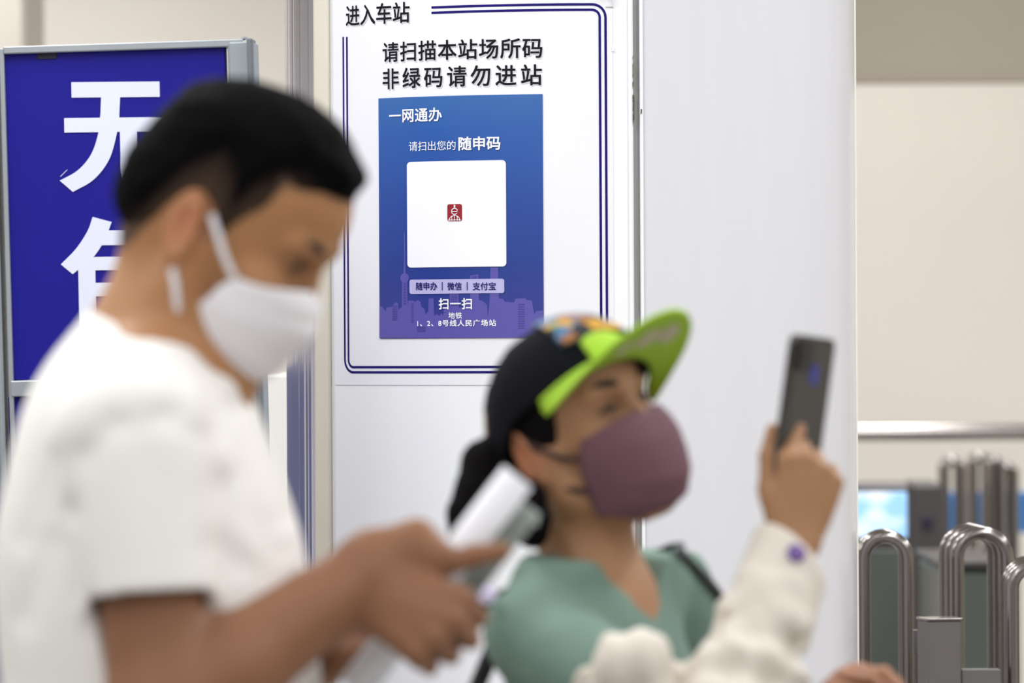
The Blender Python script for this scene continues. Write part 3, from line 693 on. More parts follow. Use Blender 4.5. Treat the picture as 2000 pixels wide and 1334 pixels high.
def hand_prims(w, x, z, right=True, bends=((20, 30, 20),) * 4, spread=(6, 1, -4, -9), thumb=((0.45, 0.75, -0.35), (0.8, 0.5, -0.3), (0.95, 0.2, -0.3)), sc=1.0):
    """palm, four fingers and thumb as tapered segments (a, b, r1, r2, blend) in world space"""
    x = normalize(x); z = np.array(z, float); z = normalize(z - x * (z @ x)); y = np.cross(z, x) * (1 if right else -1)
    w = np.array(w, float); T = lambda q: w + sc * (q[0] * x + q[1] * y + q[2] * z); D = lambda q: q[0] * x + q[1] * y + q[2] * z
    L = []; kn = ((0.090, 0.029, 0.0), (0.094, 0.009, 0.003), (0.088, -0.011, 0.001), (0.079, -0.029, -0.003))
    ro = ((0.010, 0.013, 0), (0.010, 0.004, 0.002), (0.010, -0.006, 0.001), (0.010, -0.014, -0.002))
    for a, b in zip(ro, kn): L.append((T(a), T(b), 0.0135 * sc, 0.0108 * sc, 0.012))
    L.append((T((0.028, 0.004, -0.006)), T((0.072, 0.004, -0.007)), 0.017 * sc, 0.014 * sc, 0.016))
    L.append((T((0.035, -0.020, -0.010)), T((0.062, -0.024, -0.008)), 0.013 * sc, 0.011 * sc, 0.012))
    L.append((T((0.012, 0.014, -0.008)), T((0.048, 0.034, -0.014)), 0.0150 * sc, 0.0130 * sc, 0.012))
    ln = ((0.043, 0.025, 0.021), (0.048, 0.029, 0.022), (0.045, 0.027, 0.022), (0.035, 0.020, 0.019))
    rr = ((0.0098, 0.0088, 0.0080, 0.0070), (0.0100, 0.0090, 0.0082, 0.0072), (0.0095, 0.0086, 0.0078, 0.0068), (0.0085, 0.0076, 0.0070, 0.0060))
    for i in range(4):
        p = np.array(kn[i]); ang = 0; sp = math.radians(spread[i])
        for j in range(3):
            ang += math.radians(bends[i][j]); dv = np.array((math.cos(ang) * math.cos(sp), math.cos(ang) * math.sin(sp), -math.sin(ang)))
            q = p + dv * ln[i][j]; L.append((T(p), T(q), rr[i][j] * sc, rr[i][j + 1] * sc, 0.006 if j == 0 else 0.003)); p = q
    p = np.array((0.046, 0.033, -0.013))
    for j, (dv, l, r1, r2) in enumerate(zip(thumb, (0.012, 0.036, 0.029), (0.0125, 0.0110, 0.0098), (0.0115, 0.0100, 0.0080))):
        q = p + normalize(dv) * l; L.append((T(p), T(q), r1 * sc, r2 * sc, 0.004)); p = q
    return L
def prims_sdf(p, L, d=None):
    for a, b, r1, r2, k in L:
        e = rc(p, a, b, r1, r2); d = e if d is None else smin(d, e, k)
    return d
def bounds(L, pad=0.02):
    a = np.array([t[0] for t in L] + [t[1] for t in L]); r = max(max(t[2], t[3]) for t in L) + pad
    return a.min(0) - r, a.max(0) + r
def face_parts(H, root, looking=(1, 0, -0.3), smile=0.0):
    for s in (-1, 1):
        n = []
        q = np.array((0.0765, s * 0.031, 0.0165))
        def ball(c, r, nu=20, nv=12):
            v = []; f = []
            for i in range(nv + 1):
                for j in range(nu):
                    t, u = math.pi * i / nv, 2 * math.pi * j / nu
                    v.append(H.w(c + r * np.array((math.cos(t), math.sin(t) * math.cos(u), math.sin(t) * math.sin(u)))))
            for i in range(nv):
                for j in range(nu): f.append((i * nu + j, i * nu + (j + 1) % nu, (i + 1) * nu + (j + 1) % nu, (i + 1) * nu + j))
            return v, f
        v, f = ball(q, np.array((0.0122, 0.0122, 0.0122))); eb = link_mesh('eyeball', v, f, m_eye, root, True)
        lk = normalize(looking); v, f = ball(q + lk * 0.0085, np.array((0.0045, 0.0052, 0.0052))); link_mesh('iris', v, f, m_iris, eb, True)
        lid = [H.w((0.0885 - 0.0045 * abs(t) ** 2, s * 0.031 + 0.0145 * t, 0.0185 + 0.003 * (1 - t * t) - 0.001 * smile)) for t in np.linspace(-1, 1, 9)]
        MB().tube(lid, [0.0012, 0.0022, 0.0028, 0.003, 0.003, 0.003, 0.0028, 0.0022, 0.0012], 8).build('eyelashes', m_brow, root)
        br = [H.w((0.0985 - 0.016 * t ** 2 - 0.001, s * (0.014 + 0.036 * t), 0.0400 + 0.006 * math.sin(2.2 * t))) for t in np.linspace(0, 1, 9)]
        MB().tube(br, [0.003, 0.0042, 0.0048, 0.0048, 0.0045, 0.004, 0.0034, 0.0026, 0.0014], 8).build('eyebrow', m_brow, root, True)
def skin_col(base, v, red=None):
    c = np.tile(np.array(base[:3]), (len(v), 1)); n = wob(v, 60)[:, None]; c = c * (1 + 0.05 * n)
    return c
def groove(p, a, b, dp, wd):
    """a crease pressed into the cloth on the side nearer the front"""
    q = p.copy(); q[:, 1] = a[1]; b = np.array((b[0], a[1], b[2])); k = np.clip((a[1] + 0.14 - p[:, 1]) / 0.04, 0, 1)
    return k * dp * np.exp(-(np.maximum(rc(q, a, b, 0, 0), 0) / wd) ** 2)
def cloth(fn, lo, hi, h, name, m, root):
    v, f = mesh_sdf(fn, lo, hi, h); return link_mesh(name, v, f, m, root, True)

# ------------------------------------------------------------------ man in white T-shirt
MD = 4.57
man = empty('person', (P(330, 667, MD)[0], MD, 0), 'man in a white T-shirt and white face mask looking down, holding a paper roll', 'person')
HM = Head(P(426, 462, MD), rot(yaw=-15, pitch=32), 1.035)
S_ = lambda px, py, d: P(px, py, d)
el_r = S_(315, 1400, 4.36); wr_r = S_(695, 1135, 4.44); sh_r = S_(265, 850, 4.40)
sh_l = S_(300, 850, 4.74); el_l = S_(400, 1400, 4.80); wr_l = S_(620, 1290, 4.60)
nk0 = S_(283, 730, MD); nk1 = HM.w((-0.024, 0, -0.030))
hr_ = hand_prims(wr_r, S_(820, 1200, 4.42) - wr_r, (0.05, -1, 0.25), True, ((78, 60, 40), (80, 62, 40), (82, 64, 40), (80, 62, 40)), (2, 0, -3, -6),
                 ((0.3, 0.9, -0.15), (0.62, 0.74, -0.2), (0.70, 0.62, -0.25)), 1.06)
hr_ += [(S_(735, 1092, 4.45), S_(812, 1062, 4.45), 0.030, 0.020, 0.02), (S_(812, 1062, 4.45), S_(850, 1085, 4.44), 0.020, 0.015, 0.015)]
hl_ = hand_prims(wr_l, S_(760, 1225, 4.56) - wr_l, (0.1, 0.75, -0.6), False, ((40, 50, 35),) * 4, (3, 0, -3, -7), ((0.8, 0.5, -0.5), (0.9, 0.1, -0.6), (0.9, 0.0, -0.6)), 1.0)
arm_r = [(sh_r, el_r, 0.050, 0.044, 0.0), (el_r, el_r * .65 + wr_r * .35, 0.044, 0.045, 0.03), (el_r * .65 + wr_r * .35, wr_r, 0.045, 0.0335, 0.02)]
arm_l = [(sh_l, el_l, 0.050, 0.042, 0.0), (el_l, el_l * .65 + wr_l * .35, 0.042, 0.042, 0.03), (el_l * .65 + wr_l * .35, wr_l, 0.042, 0.028, 0.02)]
def man_body(p):
    d = head_sdf(HM.loc(p)) * HM.s
    d = smin(d, rc(p, nk1, nk0, 0.055, 0.058), 0.03)
    d = smin(d, rc(p, S_(275, 860, MD - .12), S_(295, 860, MD + .12), 0.048, 0.048), 0.06)
    d = smin(d, ell(p, S_(290, 960, MD), (0.10, 0.16, 0.17)), 0.05)
    d = smin(d, prims_sdf(p, arm_r + hr_), 0.03); d = smin(d, prims_sdf(p, arm_l + hl_), 0.03)
    return d
lo = S_(60, 1520, 4.2); hi = S_(1000, 110, 4.95); lo[1] = 4.25; hi[1] = 4.93
lo[0] = S_(90, 0, MD)[0]; hi[0] = S_(985, 0, 4.4)[0]; lo[2] = S_(0, 1520, MD)[2]
v, f = mesh_sdf(man_body, lo, hi, 0.0028)
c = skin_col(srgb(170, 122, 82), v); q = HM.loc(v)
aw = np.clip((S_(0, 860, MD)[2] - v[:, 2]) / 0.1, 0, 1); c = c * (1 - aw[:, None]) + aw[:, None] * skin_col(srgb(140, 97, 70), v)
hd = (np.linalg.norm(q - np.array((0.01, 0, 0.02)), axis=1) < 0.16)
def blend(c, w, t): return c * (1 - w[:, None]) + np.array(t[:3]) * w[:, None]
ear = np.exp(-(((q[:, 0] + .010) / .02) ** 2 + ((np.abs(q[:, 1]) - .083) / .012) ** 2 + ((q[:, 2] - .008) / .03) ** 2)); c = blend(c, 0.5 * ear, srgb(190, 112, 88))
lipw = np.exp(-(((q[:, 0] - .104) / .01) ** 2 + (q[:, 1] / .018) ** 2 + ((q[:, 2] + .055) / .008) ** 2)); c = blend(c, 0.7 * lipw, srgb(160, 88, 78))
eyew = np.exp(-(((np.abs(q[:, 1]) - .031) / .016) ** 2 + ((q[:, 2] - .020) / .010) ** 2)) * (q[:, 0] > .05) * hd; c = blend(c, 0.6 * eyew, srgb(84, 50, 38))
def hz(x):  # hairline height above the ears along the side of the head
    return np.interp(x, [-0.12, -0.085, -0.055, -0.034, -0.012, 0.010, 0.018, 0.024, 0.028, 0.036, 0.044, 0.050, 0.060, 0.075, 0.12], [-0.080, -0.075, -0.045, 0.012, 0.040, 0.028, 0.006, 0.012, 0.030, 0.042, 0.054, 0.082, 0.084, 0.090, 0.092])
sw = np.clip((q[:, 2] - hz(q[:, 0]) + 0.006) / 0.012, 0, 1) * hd * (q[:, 2] > -0.06) * (1 - np.clip(ear * 3, 0, 1)); c = blend(c, 0.85 * sw, srgb(48, 38, 32))
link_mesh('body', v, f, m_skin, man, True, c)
# hair: cropped sides that fade out, thick top with a lifted front
def man_hair(p):
    q = HM.loc(p); d0 = ell(q, (0.002, 0, 0.045), (0.094, 0.0755, 0.086)); d0 = smin(d0, ell(q, (0.030, 0, 0.062), (0.066, 0.066, 0.060)), 0.02); d0 = smin(d0, ell(q, (-0.040, 0, 0.012), (0.056, 0.064, 0.056)), 0.03)
    up = np.clip((q[:, 2] - hz(q[:, 0])) / 0.07, 0, 1); side = np.clip((q[:, 2] - 0.055) / 0.05, 0, 1); back = np.clip((-q[:, 0] - 0.02) / .06, 0, 1)
    th = 0.0015 + 0.006 * up + 0.009 * side ** 1.2 * up + 0.004 * back * up
    d = d0 - th
    d = smin(d, ell(q, (0.040, 0, 0.116), (0.042, 0.052, 0.018), rot(pitch=16)), 0.018)
    d = smin(d, rc(q, (0.066, -0.030, 0.112), (0.066, 0.030, 0.112), 0.011, 0.011), 0.010)
    d = smin(d, rc(q, (0.081, -0.020, 0.110), (0.081, 0.020, 0.110), 0.0055, 0.0055), 0.012)
    d = d + 0.0012 * wob(q, 420, (1, 1, .4)) + 0.0016 * wob(q, 160, (1, 1, .5), 3)
    cut = (hz(q[:, 0]) - q[:, 2]) * 0.75
    for s in (-1, 1): d = smax(d, 0.009 - np.maximum(rc(q, (0.056, s * 0.062, 0.060), (0.037, s * 0.060, 0.093), 0.0, 0.0), 0), 0.003)
    return smax(d, cut, 0.004) * HM.s
v, f = mesh_sdf(man_hair, HM.o - 0.17, HM.o + 0.20, 0.0026)
q = HM.loc(v); k = np.clip((q[:, 2] - hz(q[:, 0])) / 0.045, 0, 1) ** 1.4; k = np.maximum(k, np.clip((q[:, 2] - .07) / .03, 0, 1)); kb = np.clip((-q[:, 0] - .045) / .02, 0, 1); k = np.maximum(k, kb * .9)
kf = np.clip((q[:, 0] - .06) / .01, 0, 1); k = np.maximum(k, kf)
c = np.array(srgb(70, 56, 46)[:3])[None] * (1 - k[:, None]) + np.array(srgb(6, 6, 8)[:3])[None] * k[:, None]
link_mesh('hair', v, f, m_hair, man, True, c)
face_parts(HM, man, (0.8, -0.05, -0.6))
# T-shirt
m_tee = mat('white_cotton', srgb(236, 233, 229), 0.85, bump=0.12, bscale=900)
slv0 = S_(262, 850, 4.395); slv1 = S_(292, 1165, 4.365)
cut_n = normalize(slv1 - slv0 + np.array((0.0, 0, 0.0)))
def torso_m(p):
    d = rc(p, S_(272, 815, MD - .10), S_(290, 815, MD + .11), 0.060, 0.060)
    d = smin(d, rc(p, S_(262, 890, MD - .13), S_(285, 890, MD + .13), 0.072, 0.072), 0.05)
    d = smin(d, ell(p, S_(222, 985, MD), (0.097, 0.15, 0.17)), 0.05)
    d = smin(d, ell(p, S_(312, 1050, MD), (0.116, 0.165, 0.19)), 0.05)
    d = smin(d, rc(p, S_(300, 1150, MD - .06), S_(300, 1150, MD + .06), 0.135, 0.135), 0.06)
    d = smin(d, rc(p, S_(320, 1420, MD - .05), S_(320, 1420, MD + .05), 0.140, 0.140), 0.08)
    d = smin(d, rc(p, S_(320, 1640, MD - .05), S_(320, 1640, MD + .05), 0.140, 0.135), 0.08)
    return d
gp = [S_(x, y, 4.36) for x, y in ((172, 1160), (146, 1000), (168, 890), (232, 828), (325, 812), (402, 850), (432, 940), (452, 1110))]
GROOVES = [(a, b, 0.0034, 0.013) for a, b in zip(gp[:-1], gp[1:])]
GROOVES += [(S_(*a, d), S_(*b, d), k * .42, w) for a, b, d, k, w in (((395, 705), (418, 800), 4.45, .010, .013), ((350, 690), (372, 790), 4.44, .007, .011), ((470, 790), (545, 1010), 4.46, .012, .016), ((445, 960), (540, 1080), 4.44, .011, .014), ((430, 1060), (560, 1150), 4.44, .009, .013), ((120, 900), (60, 1050), 4.47, .008, .015), ((110, 1060), (60, 1200), 4.46, .009, .015))]
def tee(p):
    d = torso_m(p)
    d = smin(d, rc(p, nk0 + np.array((0.005, 0, -0.01)), nk0 * .55 + nk1 * .45, 0.068, 0.063), 0.04)
    for a, b, sg in ((slv0, slv1, 1), (S_(300, 850, 4.745), S_(345, 1165, 4.80), -1)):
        s = rc(p, a, b, 0.066, 0.060)
        ax = normalize(b - a); s = smax(s, ((p - b) @ ax) - 0.004 + 0.10 * ((p[:, 0] - b[0])) * 0, 0.004)
        d = smin(d, s, 0.022)
        d = smax(d, -rc(p, b - ax * 0.05, b + ax * 0.1, 0.051, 0.053), 0.003)
    # neck opening
    na = normalize(nk1 - nk0); cn = S_(300, 652, MD)
    top = (p - cn) @ normalize(np.array((0.36, 0, 0.93)))
    d = smax(d, top, 0.004)
    for a, b, dp, wd in GROOVES: d = d + groove(p, a, b, dp, wd)
    # soft folds: pulled from the armpit and the shoulder, hanging over the belly
    d = d + 0.0042 * wob(p, 26, (1.0, 1.0, 0.35), 1) + 0.0018 * wob(p, 60, (1, 1, 0.4), 4)
    u = (p[:, 0] - S_(470, 0, MD)[0]); d = d - 0.004 * np.exp(-((u + 0.35 * (p[:, 2] - 1.36)) / 0.014) ** 2) * (p[:, 1] < MD) * np.clip((p[:, 2] - 1.20) / .08, 0, 1)
    hem = S_(0, 1760, MD)[2]; return smax(d, hem - p[:, 2], 0.01)
v, f = mesh_sdf(tee, (S_(-20, 0, MD)[0] - .02, 4.25, S_(0, 1780, MD)[2]), (S_(700, 0, MD)[0], 4.92, S_(0, 570, MD)[2]), 0.0042)
link_mesh('t_shirt', v, f, m_tee, man, True)
def ring_tube(c, nrm, r, th, name, m, root, n=28, sq=1.0):
    nrm = normalize(nrm); a = normalize(np.cross(nrm, (0, 1, 0.1))); b = np.cross(nrm, a)
    MB().tube([c + r * (math.cos(2 * math.pi * k / n) * a + sq * math.sin(2 * math.pi * k / n) * b) for k in range(n)], th, 8, closed=True).build(name, m, root, True)
# trousers and shoes (below the frame)
def legs(root, hip, dz, lat, fwd, m, ms, hipr=0.15, foot=0.26):
    hip = np.array(hip); lat = np.array(lat); fwd = np.array(fwd)
    def fn(p):
        d = ell(p, hip + np.array((0, 0, 0.02)), (hipr * 1.0, hipr * 1.1, 0.14))
        for s in (-1, 1):
            k = hip + s * lat * 0.09; kn = k + np.array((0, 0, -hip[2] * .45)) + fwd * 0.02; an = np.array((k[0], k[1], 0.10)) - fwd * 0.02
            d = smin(d, rc(p, k, kn, 0.085, 0.062), 0.03); d = smin(d, rc(p, kn, an, 0.062, 0.052), 0.02)
        return smax(d, hip[2] * 0 + 0.075 - p[:, 2], 0.004) + 0.003 * wob(p, 24, (1, 1, .6), 2)
    v, f = mesh_sdf(fn, hip - np.array((.25, .27, hip[2] - .05)), hip + np.array((.25, .27, .2)), 0.008); link_mesh('trousers', v, f, m, root, True)
    for s in (-1, 1):
        an = hip + s * lat * 0.09 - fwd * 0.02; an[2] = 0
        def sf(p):
            d = rc(p, an + np.array((0, 0, .04)) - fwd * .04, an + fwd * (foot - .11) + np.array((0, 0, .036)), 0.040, 0.036); d = smin(d, rc(p, an + np.array((0, 0, .05)), an + np.array((0, 0, .10)), .042, .040), 0.02)
            return smax(d, 0.004 - p[:, 2], 0.003)
        v, f = mesh_sdf(sf, an - .12 - np.abs(fwd) * .0, an + .12 + np.maximum(fwd, 0) * .12, 0.006); link_mesh('shoe', v, f, ms, root, True)
m_jean = mat('dark_cloth', srgb(40, 44, 56), 0.85, bump=0.1, bscale=700); m_shoe = mat('black_shoe', srgb(30, 30, 32), 0.5)
legs(man, (S_(320, 0, MD)[0], MD, 0.93), 0, (0, 1, 0), (1, -0.0, 0), m_jean, m_shoe)
# surgical mask: pleated sheet over nose and chin with two ear loops
m_mask = mat('white_mask_fabric', srgb(232, 230, 234), 0.8, bump=0.1, bscale=800)
def mask_fn(front, side, pinch, pleat):
    """front: profile points (x,z) top..bottom; side: (x,y,z) top..bottom; both interpolated down the mask"""
    fr = np.array(front); sd = np.array(side); tf = np.linspace(0, 1, len(fr)); ts = np.linspace(0, 1, len(sd))
    def fn(u, v):
        t = (u * 2 - 1); a = abs(t); sg = 1 if t >= 0 else -1
        fx, fz = [np.interp(v, tf, fr[:, i]) for i in (0, 1)]; sx, sy, sz = [np.interp(v, ts, sd[:, i]) for i in (0, 1, 2)]
        ph = a * math.pi / 2; wy = math.sin(ph) ** pinch; wx = math.cos(ph) ** 0.9 if a < 1 else 0
        x = sx + (fx - sx) * wx; y = sg * sy * wy; z = sz + (fz - sz) * (math.cos(ph) ** 1.5 if a < 1 else 0)
        x += pleat * math.sin(v * math.pi * 6) * (1 - a * .6)
        return x, y, z
    return fn
mf = mask_fn([(0.104, 0.005), (0.116, -0.012), (0.1215, -0.028), (0.118, -0.050), (0.110, -0.077), (0.094, -0.102), (0.072, -0.108)],
             [(0.052, 0.068, -0.011), (0.044, 0.068, -0.028), (0.038, 0.067, -0.045), (0.033, 0.063, -0.062), (0.030, 0.060, -0.078)], 0.85, 0.0012)
v, f = lattice(lambda u, v: HM.w(mf(u, v)), 41, 31, 0.0015); link_mesh('face_mask', v, f, m_mask, man, True)
for s in (-1, 1):
    for pts in ([(0.052, 0.069, -0.012), (0.037, 0.0760, 0.000), (0.022, 0.0790, 0.014), (0.008, 0.0805, 0.026)],
                [(0.031, 0.064, -0.076), (0.023, 0.0760, -0.062), (0.013, 0.0810, -0.046), (0.002, 0.082, -0.034)]):
        MB().tube([HM.w((a, s * b, c_)) for a, b, c_ in arcs(pts, 4)], 0.0036, 8).build('ear_loop', m_mask, man, True)

# rolled paper held through the man's hand
m_roll = mat('white_paper', srgb(236, 236, 242), 0.6, var=0.03); m_roll2 = mat('shaded_paper', srgb(150, 158, 152), 0.7, var=0.08)  # second tone is the white paper with shade put into its colour
r0 = S_(1012, 932, 4.50); r1 = S_(694, 1345, 4.50); ax = normalize(r1 - r0); LR = np.linalg.norm(r1 - r0)
roll = empty('paper_roll', (r0 + r1) / 2, "loosely rolled white paper with a flap tinted as shaded held in the man's hand", 'paper')
a_ = normalize(np.cross(ax, (0, 1, 0))); b_ = np.cross(ax, a_)
def spiral(u, v):
    th = u * 2 * math.pi * 2.6; r = 0.0125 + 0.0045 * u; c = r0 + ax * LR * v
    return c + r * (math.cos(th) * a_ + math.sin(th) * b_)
v, f = lattice(spiral, 90, 3, 0.0004); link_mesh('sheet', v, f, m_roll, roll, True)
# loose flap peeling off, its shade painted in as grey-green
def flap(u, v):
    c = r0 + ax * (LR * (0.06 + 0.5 * v)) + a_ * 0; return c - a_ * (-0.010) * 0 + (0.016 + 0.022 * u) * normalize(np.cross(ax, (0, 1, 0))) * FS + np.array((0, 0.010 - 0.012 * u + 0.01 * math.sin(3 * u), 0))
FS = 1 if normalize(np.cross(ax, (0, 1, 0)))[0] > 0 else -1
v, f = lattice(flap, 10, 8, 0.0006); link_mesh('loose_flap', v, f, m_roll2, roll, True)['label'] = 'loose flap coloured grey-green for shade'
v, f = lattice(lambda u, v: S_(930 + 120 * u, 1062 - 35 * u - 12 * v - 10 * math.sin(3 * u), 4.53 + 0.02 * v), 10, 4, 0.0006); link_mesh('sheet_corner', v, f, m_roll2, roll, True)['label'] = 'bent sheet corner'

# ------------------------------------------------------------------ woman in lime-brimmed cap
WD = 5.05
wom = empty('person', (P(1210, 667, WD)[0], WD, 0), 'woman in a black cap with lime brim and mauve mask holding up a phone', 'person')
RW = rot(yaw=-41, pitch=-18, roll=12.0); WS = 0.935
eye_l = np.array((0.082, -0.031, 0.018)) * WS
HW = Head(S_(1185, 802, WD - 0.045) - RW @ eye_l, RW, WS)
RT = rot(yaw=-32); NB = S_(1165, 1125, WD + 0.02)
Tw = lambda q: NB + RT @ np.array(q, float)
shn = Tw((0.006, -0.130, -0.055)); shf = Tw((-0.005, 0.155, -0.045))
eln = S_(1395, 1475, 4.80); wrn = S_(1552, 1068, 4.92)
elf = S_(1480, 1500, 5.32); wrf = S_(1590, 1392, 5.22)
PH_c = S_(1572, 785, 4.955)
hn_ = hand_prims(wrn, S_(1586, 915, 4.93) - wrn, (0.22, -0.97, -0.05), True, ((28, 40, 25), (62, 75, 45), (66, 78, 45), (62, 75, 45)), (-14, -6, -8, -12),
                 ((0.85, 0.5, -0.2), (0.99, 0.20, -0.1), (1.0, 0.02, -0.05)), 0.93)
hf_ = hand_prims(wrf, S_(1660, 1318, 5.15) - wrf, (-0.1, -0.5, 0.85), False, ((35, 45, 30),) * 4, (5, 1, -3, -8), ((0.6, 0.7, -0.3), (0.8, 0.5, -0.3), (0.95, 0.2, -0.3)), 0.92)
armn = [(shn, eln, 0.040, 0.034, 0), (eln, eln * .6 + wrn * .4, 0.034, 0.034, 0.02), (eln * .6 + wrn * .4, wrn, 0.034, 0.0225, 0.02)]
armf = [(shf, elf, 0.040, 0.034, 0), (elf, wrf, 0.034, 0.0235, 0.02)]
def wom_body(p):
    d = head_sdf(HW.loc(p), fem=True) * HW.s
    d = smin(d, rc(p, HW.w((-0.025, 0, -0.045)), NB + np.array((0, 0, -0.01)), 0.050, 0.053), 0.03)
    d = smin(d, rc(p, Tw((0, -.09, -.045)), Tw((0, .09, -.04)), 0.036, 0.036), 0.05)
    d = smin(d, ell((p - NB) @ RT, (0.01, 0, -0.16), (0.085, 0.14, 0.14)), 0.05)
    d = smin(d, prims_sdf(p, armn + hn_), 0.02); d = smin(d, prims_sdf(p, armf + hf_), 0.02)
    return d
L_ = armn + hn_ + armf + hf_; lo, hi = bounds(L_, 0.02); lo[0] = min(lo[0], S_(900, 0, WD)[0]); hi[2] = max(hi[2], HW.o[2] + .17)
v, f = mesh_sdf(wom_body, lo, hi, 0.0028)
c = skin_col(srgb(164, 122, 88), v); q = HW.loc(v)
ear = np.exp(-(((q[:, 0] + .010) / .02) ** 2 + ((np.abs(q[:, 1]) - .083) / .012) ** 2 + ((q[:, 2] - .004) / .03) ** 2)); c = blend(c, 0.6 * ear, srgb(205, 120, 90))
lipw = np.exp(-(((q[:, 0] - .104) / .01) ** 2 + (q[:, 1] / .018) ** 2 + ((q[:, 2] + .055) / .008) ** 2)); c = blend(c, 0.8 * lipw, srgb(170, 80, 78))
hd = (np.linalg.norm(q - np.array((0.01, 0, 0.02)), axis=1) < 0.16)
eyew = np.exp(-(((np.abs(q[:, 1]) - .031) / .016) ** 2 + ((q[:, 2] - .018) / .009) ** 2)) * (q[:, 0] > .05) * hd; c = blend(c, 0.75 * eyew, srgb(70, 42, 34))
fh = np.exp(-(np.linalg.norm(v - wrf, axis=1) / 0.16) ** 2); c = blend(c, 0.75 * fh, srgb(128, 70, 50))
link_mesh('body', v, f, m_skin, wom, True, c)
face_parts(HW, wom, (0.9, -0.1, 0.25), 1.0)
CR = rot(pitch=-19, roll=-9)
CT = np.array((0.006, 0, 0.039))
# hair under the cap, sideburn wisps and low ponytail
HLx = [-0.12, -0.07, -0.03, -0.01, 0.014, 0.026, 0.045, 0.07, 0.12]; HLz = [-0.055, -0.055, -0.020, 0.030, 0.010, -0.010, 0.040, 0.076, 0.085]
def wom_hair(p):
    q = HW.loc(p); d0 = ell(q, (0.002, 0, 0.043), (0.094, 0.0755, 0.078)); d0 = smin(d0, ell(q, (0.030, 0, 0.060), (0.066, 0.066, 0.054)), 0.02)
    cz = (q - CT) @ CR[:, 2]; d = smax(d0 - 0.0015 - 0.0075 * np.clip((0.004 - cz) / 0.02, 0, 1) + 0.001 * wob(q, 300, (1, 1, .3)), (np.interp(q[:, 0], HLx, HLz) - q[:, 2]) * .8, 0.004) * HW.s
    d = smin(d, ell(q, (-0.085, 0, -0.030), (0.034, 0.040, 0.038)) * HW.s, 0.02)
    T0 = [HW.w((-0.095, -0.005, -0.035)), S_(950, 905, 5.06), S_(930, 960, 5.05), S_(905, 1005, 5.04), S_(884, 1050, 5.03)]
    for a, b, r1, r2 in zip(T0[:-1], T0[1:], (0.026, 0.024, 0.020, 0.016), (0.024, 0.020, 0.016, 0.006)):
        d = smin(d, rc(p, a, b, r1, r2), 0.012)
    return d + 0.0018 * wob(p, 220, (1, 1, .3), 6)
v, f = mesh_sdf(wom_hair, (S_(840, 0, 5)[0], 4.90, S_(0, 1100, 5)[2]), HW.o + np.array((.16, .17, .17)), 0.003)
link_mesh('hair', v, f, m_hair, wom, True, np.tile(np.array(srgb(16, 14, 16)[:3]), (len(v), 1)))
T1 = [HW.w((-0.06, -0.06, -0.03)), S_(1030, 975, 4.98), S_(1040, 1010, 4.99), S_(1042, 1040, 5.0)]
v, f = mesh_sdf(lambda p: np.minimum.reduce([rc(p, a, b, .020, .017) for a, b in zip(T1[:-1], T1[1:])]) + 0.002 * wob(p, 200, (1, 1, .3)), np.min(T1, 0) - .05, np.max(T1, 0) + .05, 0.004)
link_mesh('hair_lock', v, f, m_hair, wom, True, np.tile(np.array(srgb(16, 14, 16)[:3]), (len(v), 1)))
# cap
m_cap = mat('black_cap_cloth', srgb(14, 15, 21), 0.9, spec=0.12, bump=0.15, bscale=900); m_lime = mat('lime_cap_cloth', srgb(158, 200, 44), 0.7, bump=0.1, bscale=900)
m_print = mat('cap_print', srgb(60, 120, 170), 0.7)
nt = m_print.node_tree; tc = nt.nodes.new('ShaderNodeTexCoord'); vo = nt.nodes.new('ShaderNodeTexVoronoi'); vo.inputs['Scale'].default_value = 60; nt.links.new(tc.outputs['Object'], vo.inputs['Vector'])
sp = nt.nodes.new('ShaderNodeSeparateColor'); nt.links.new(vo.outputs['Color'], sp.inputs[0]); cr = nt.nodes.new('ShaderNodeValToRGB'); cr.color_ramp.interpolation = 'CONSTANT'
e = cr.color_ramp.elements; e[0].color = srgb(50, 104, 146); e[0].position = 0; e[1].position = .42; e[1].color = srgb(196, 148, 34)
for p_, c_ in ((.58, (22, 26, 32)), (.80, (150, 96, 40)), (.90, (96, 136, 56))): x = e.new(p_); x.color = srgb(*c_)
nt.links.new(sp.outputs[0], cr.inputs[0]); nt.links.new(cr.outputs[0], nt.nodes['Principled BSDF'].inputs['Base Color'])
def capw(q): return HW.w(CT + CR @ np.array(q, float))
def crown(u, v):   # u around, v from rim to top
    a = u * 2 * math.pi; e = v * math.pi / 2; rr_ = math.cos(e) ** 0.75 if v < 1 else 0; zz = 0.088 * math.sin(e) ** 0.95
    pr = 1.0 + 0.012 * abs(math.sin(3 * a)) * (1 - v)
    x = (0.110 if math.cos(a) > 0 else 0.111) * rr_ * math.cos(a) * pr; y = 0.090 * rr_ * math.sin(a) * pr; z = zz * (1.02 if math.cos(a) > 0 else 1) + 0.002 * 0
    dip = -0.050 * max(0, -math.cos(a)) ** 1.3 * (1 - v) ** 1.2 - 0.010 * (1 - v)
    return capw((x, y, z + dip))
capo = None
v, f = lattice(crown, 61, 22, 0.002); capo = link_mesh('cap_crown', v, f, m_cap, wom, True); capo['label'] = 'black cap crown'
def patch(u, v):
    a = (-0.70 + 1.6 * u); vv = 0.24 + 0.58 * v; p = crown((a / (2 * math.pi)) % 1.0, vv); c = capw((0, 0, 0.02)); return p + normalize(p - c) * 0.0042
v, f = lattice(patch, 40, 26, 0.003); link_mesh('cap_print', v, f, m_print, capo, True)['label'] = 'blue and yellow printed cap front'
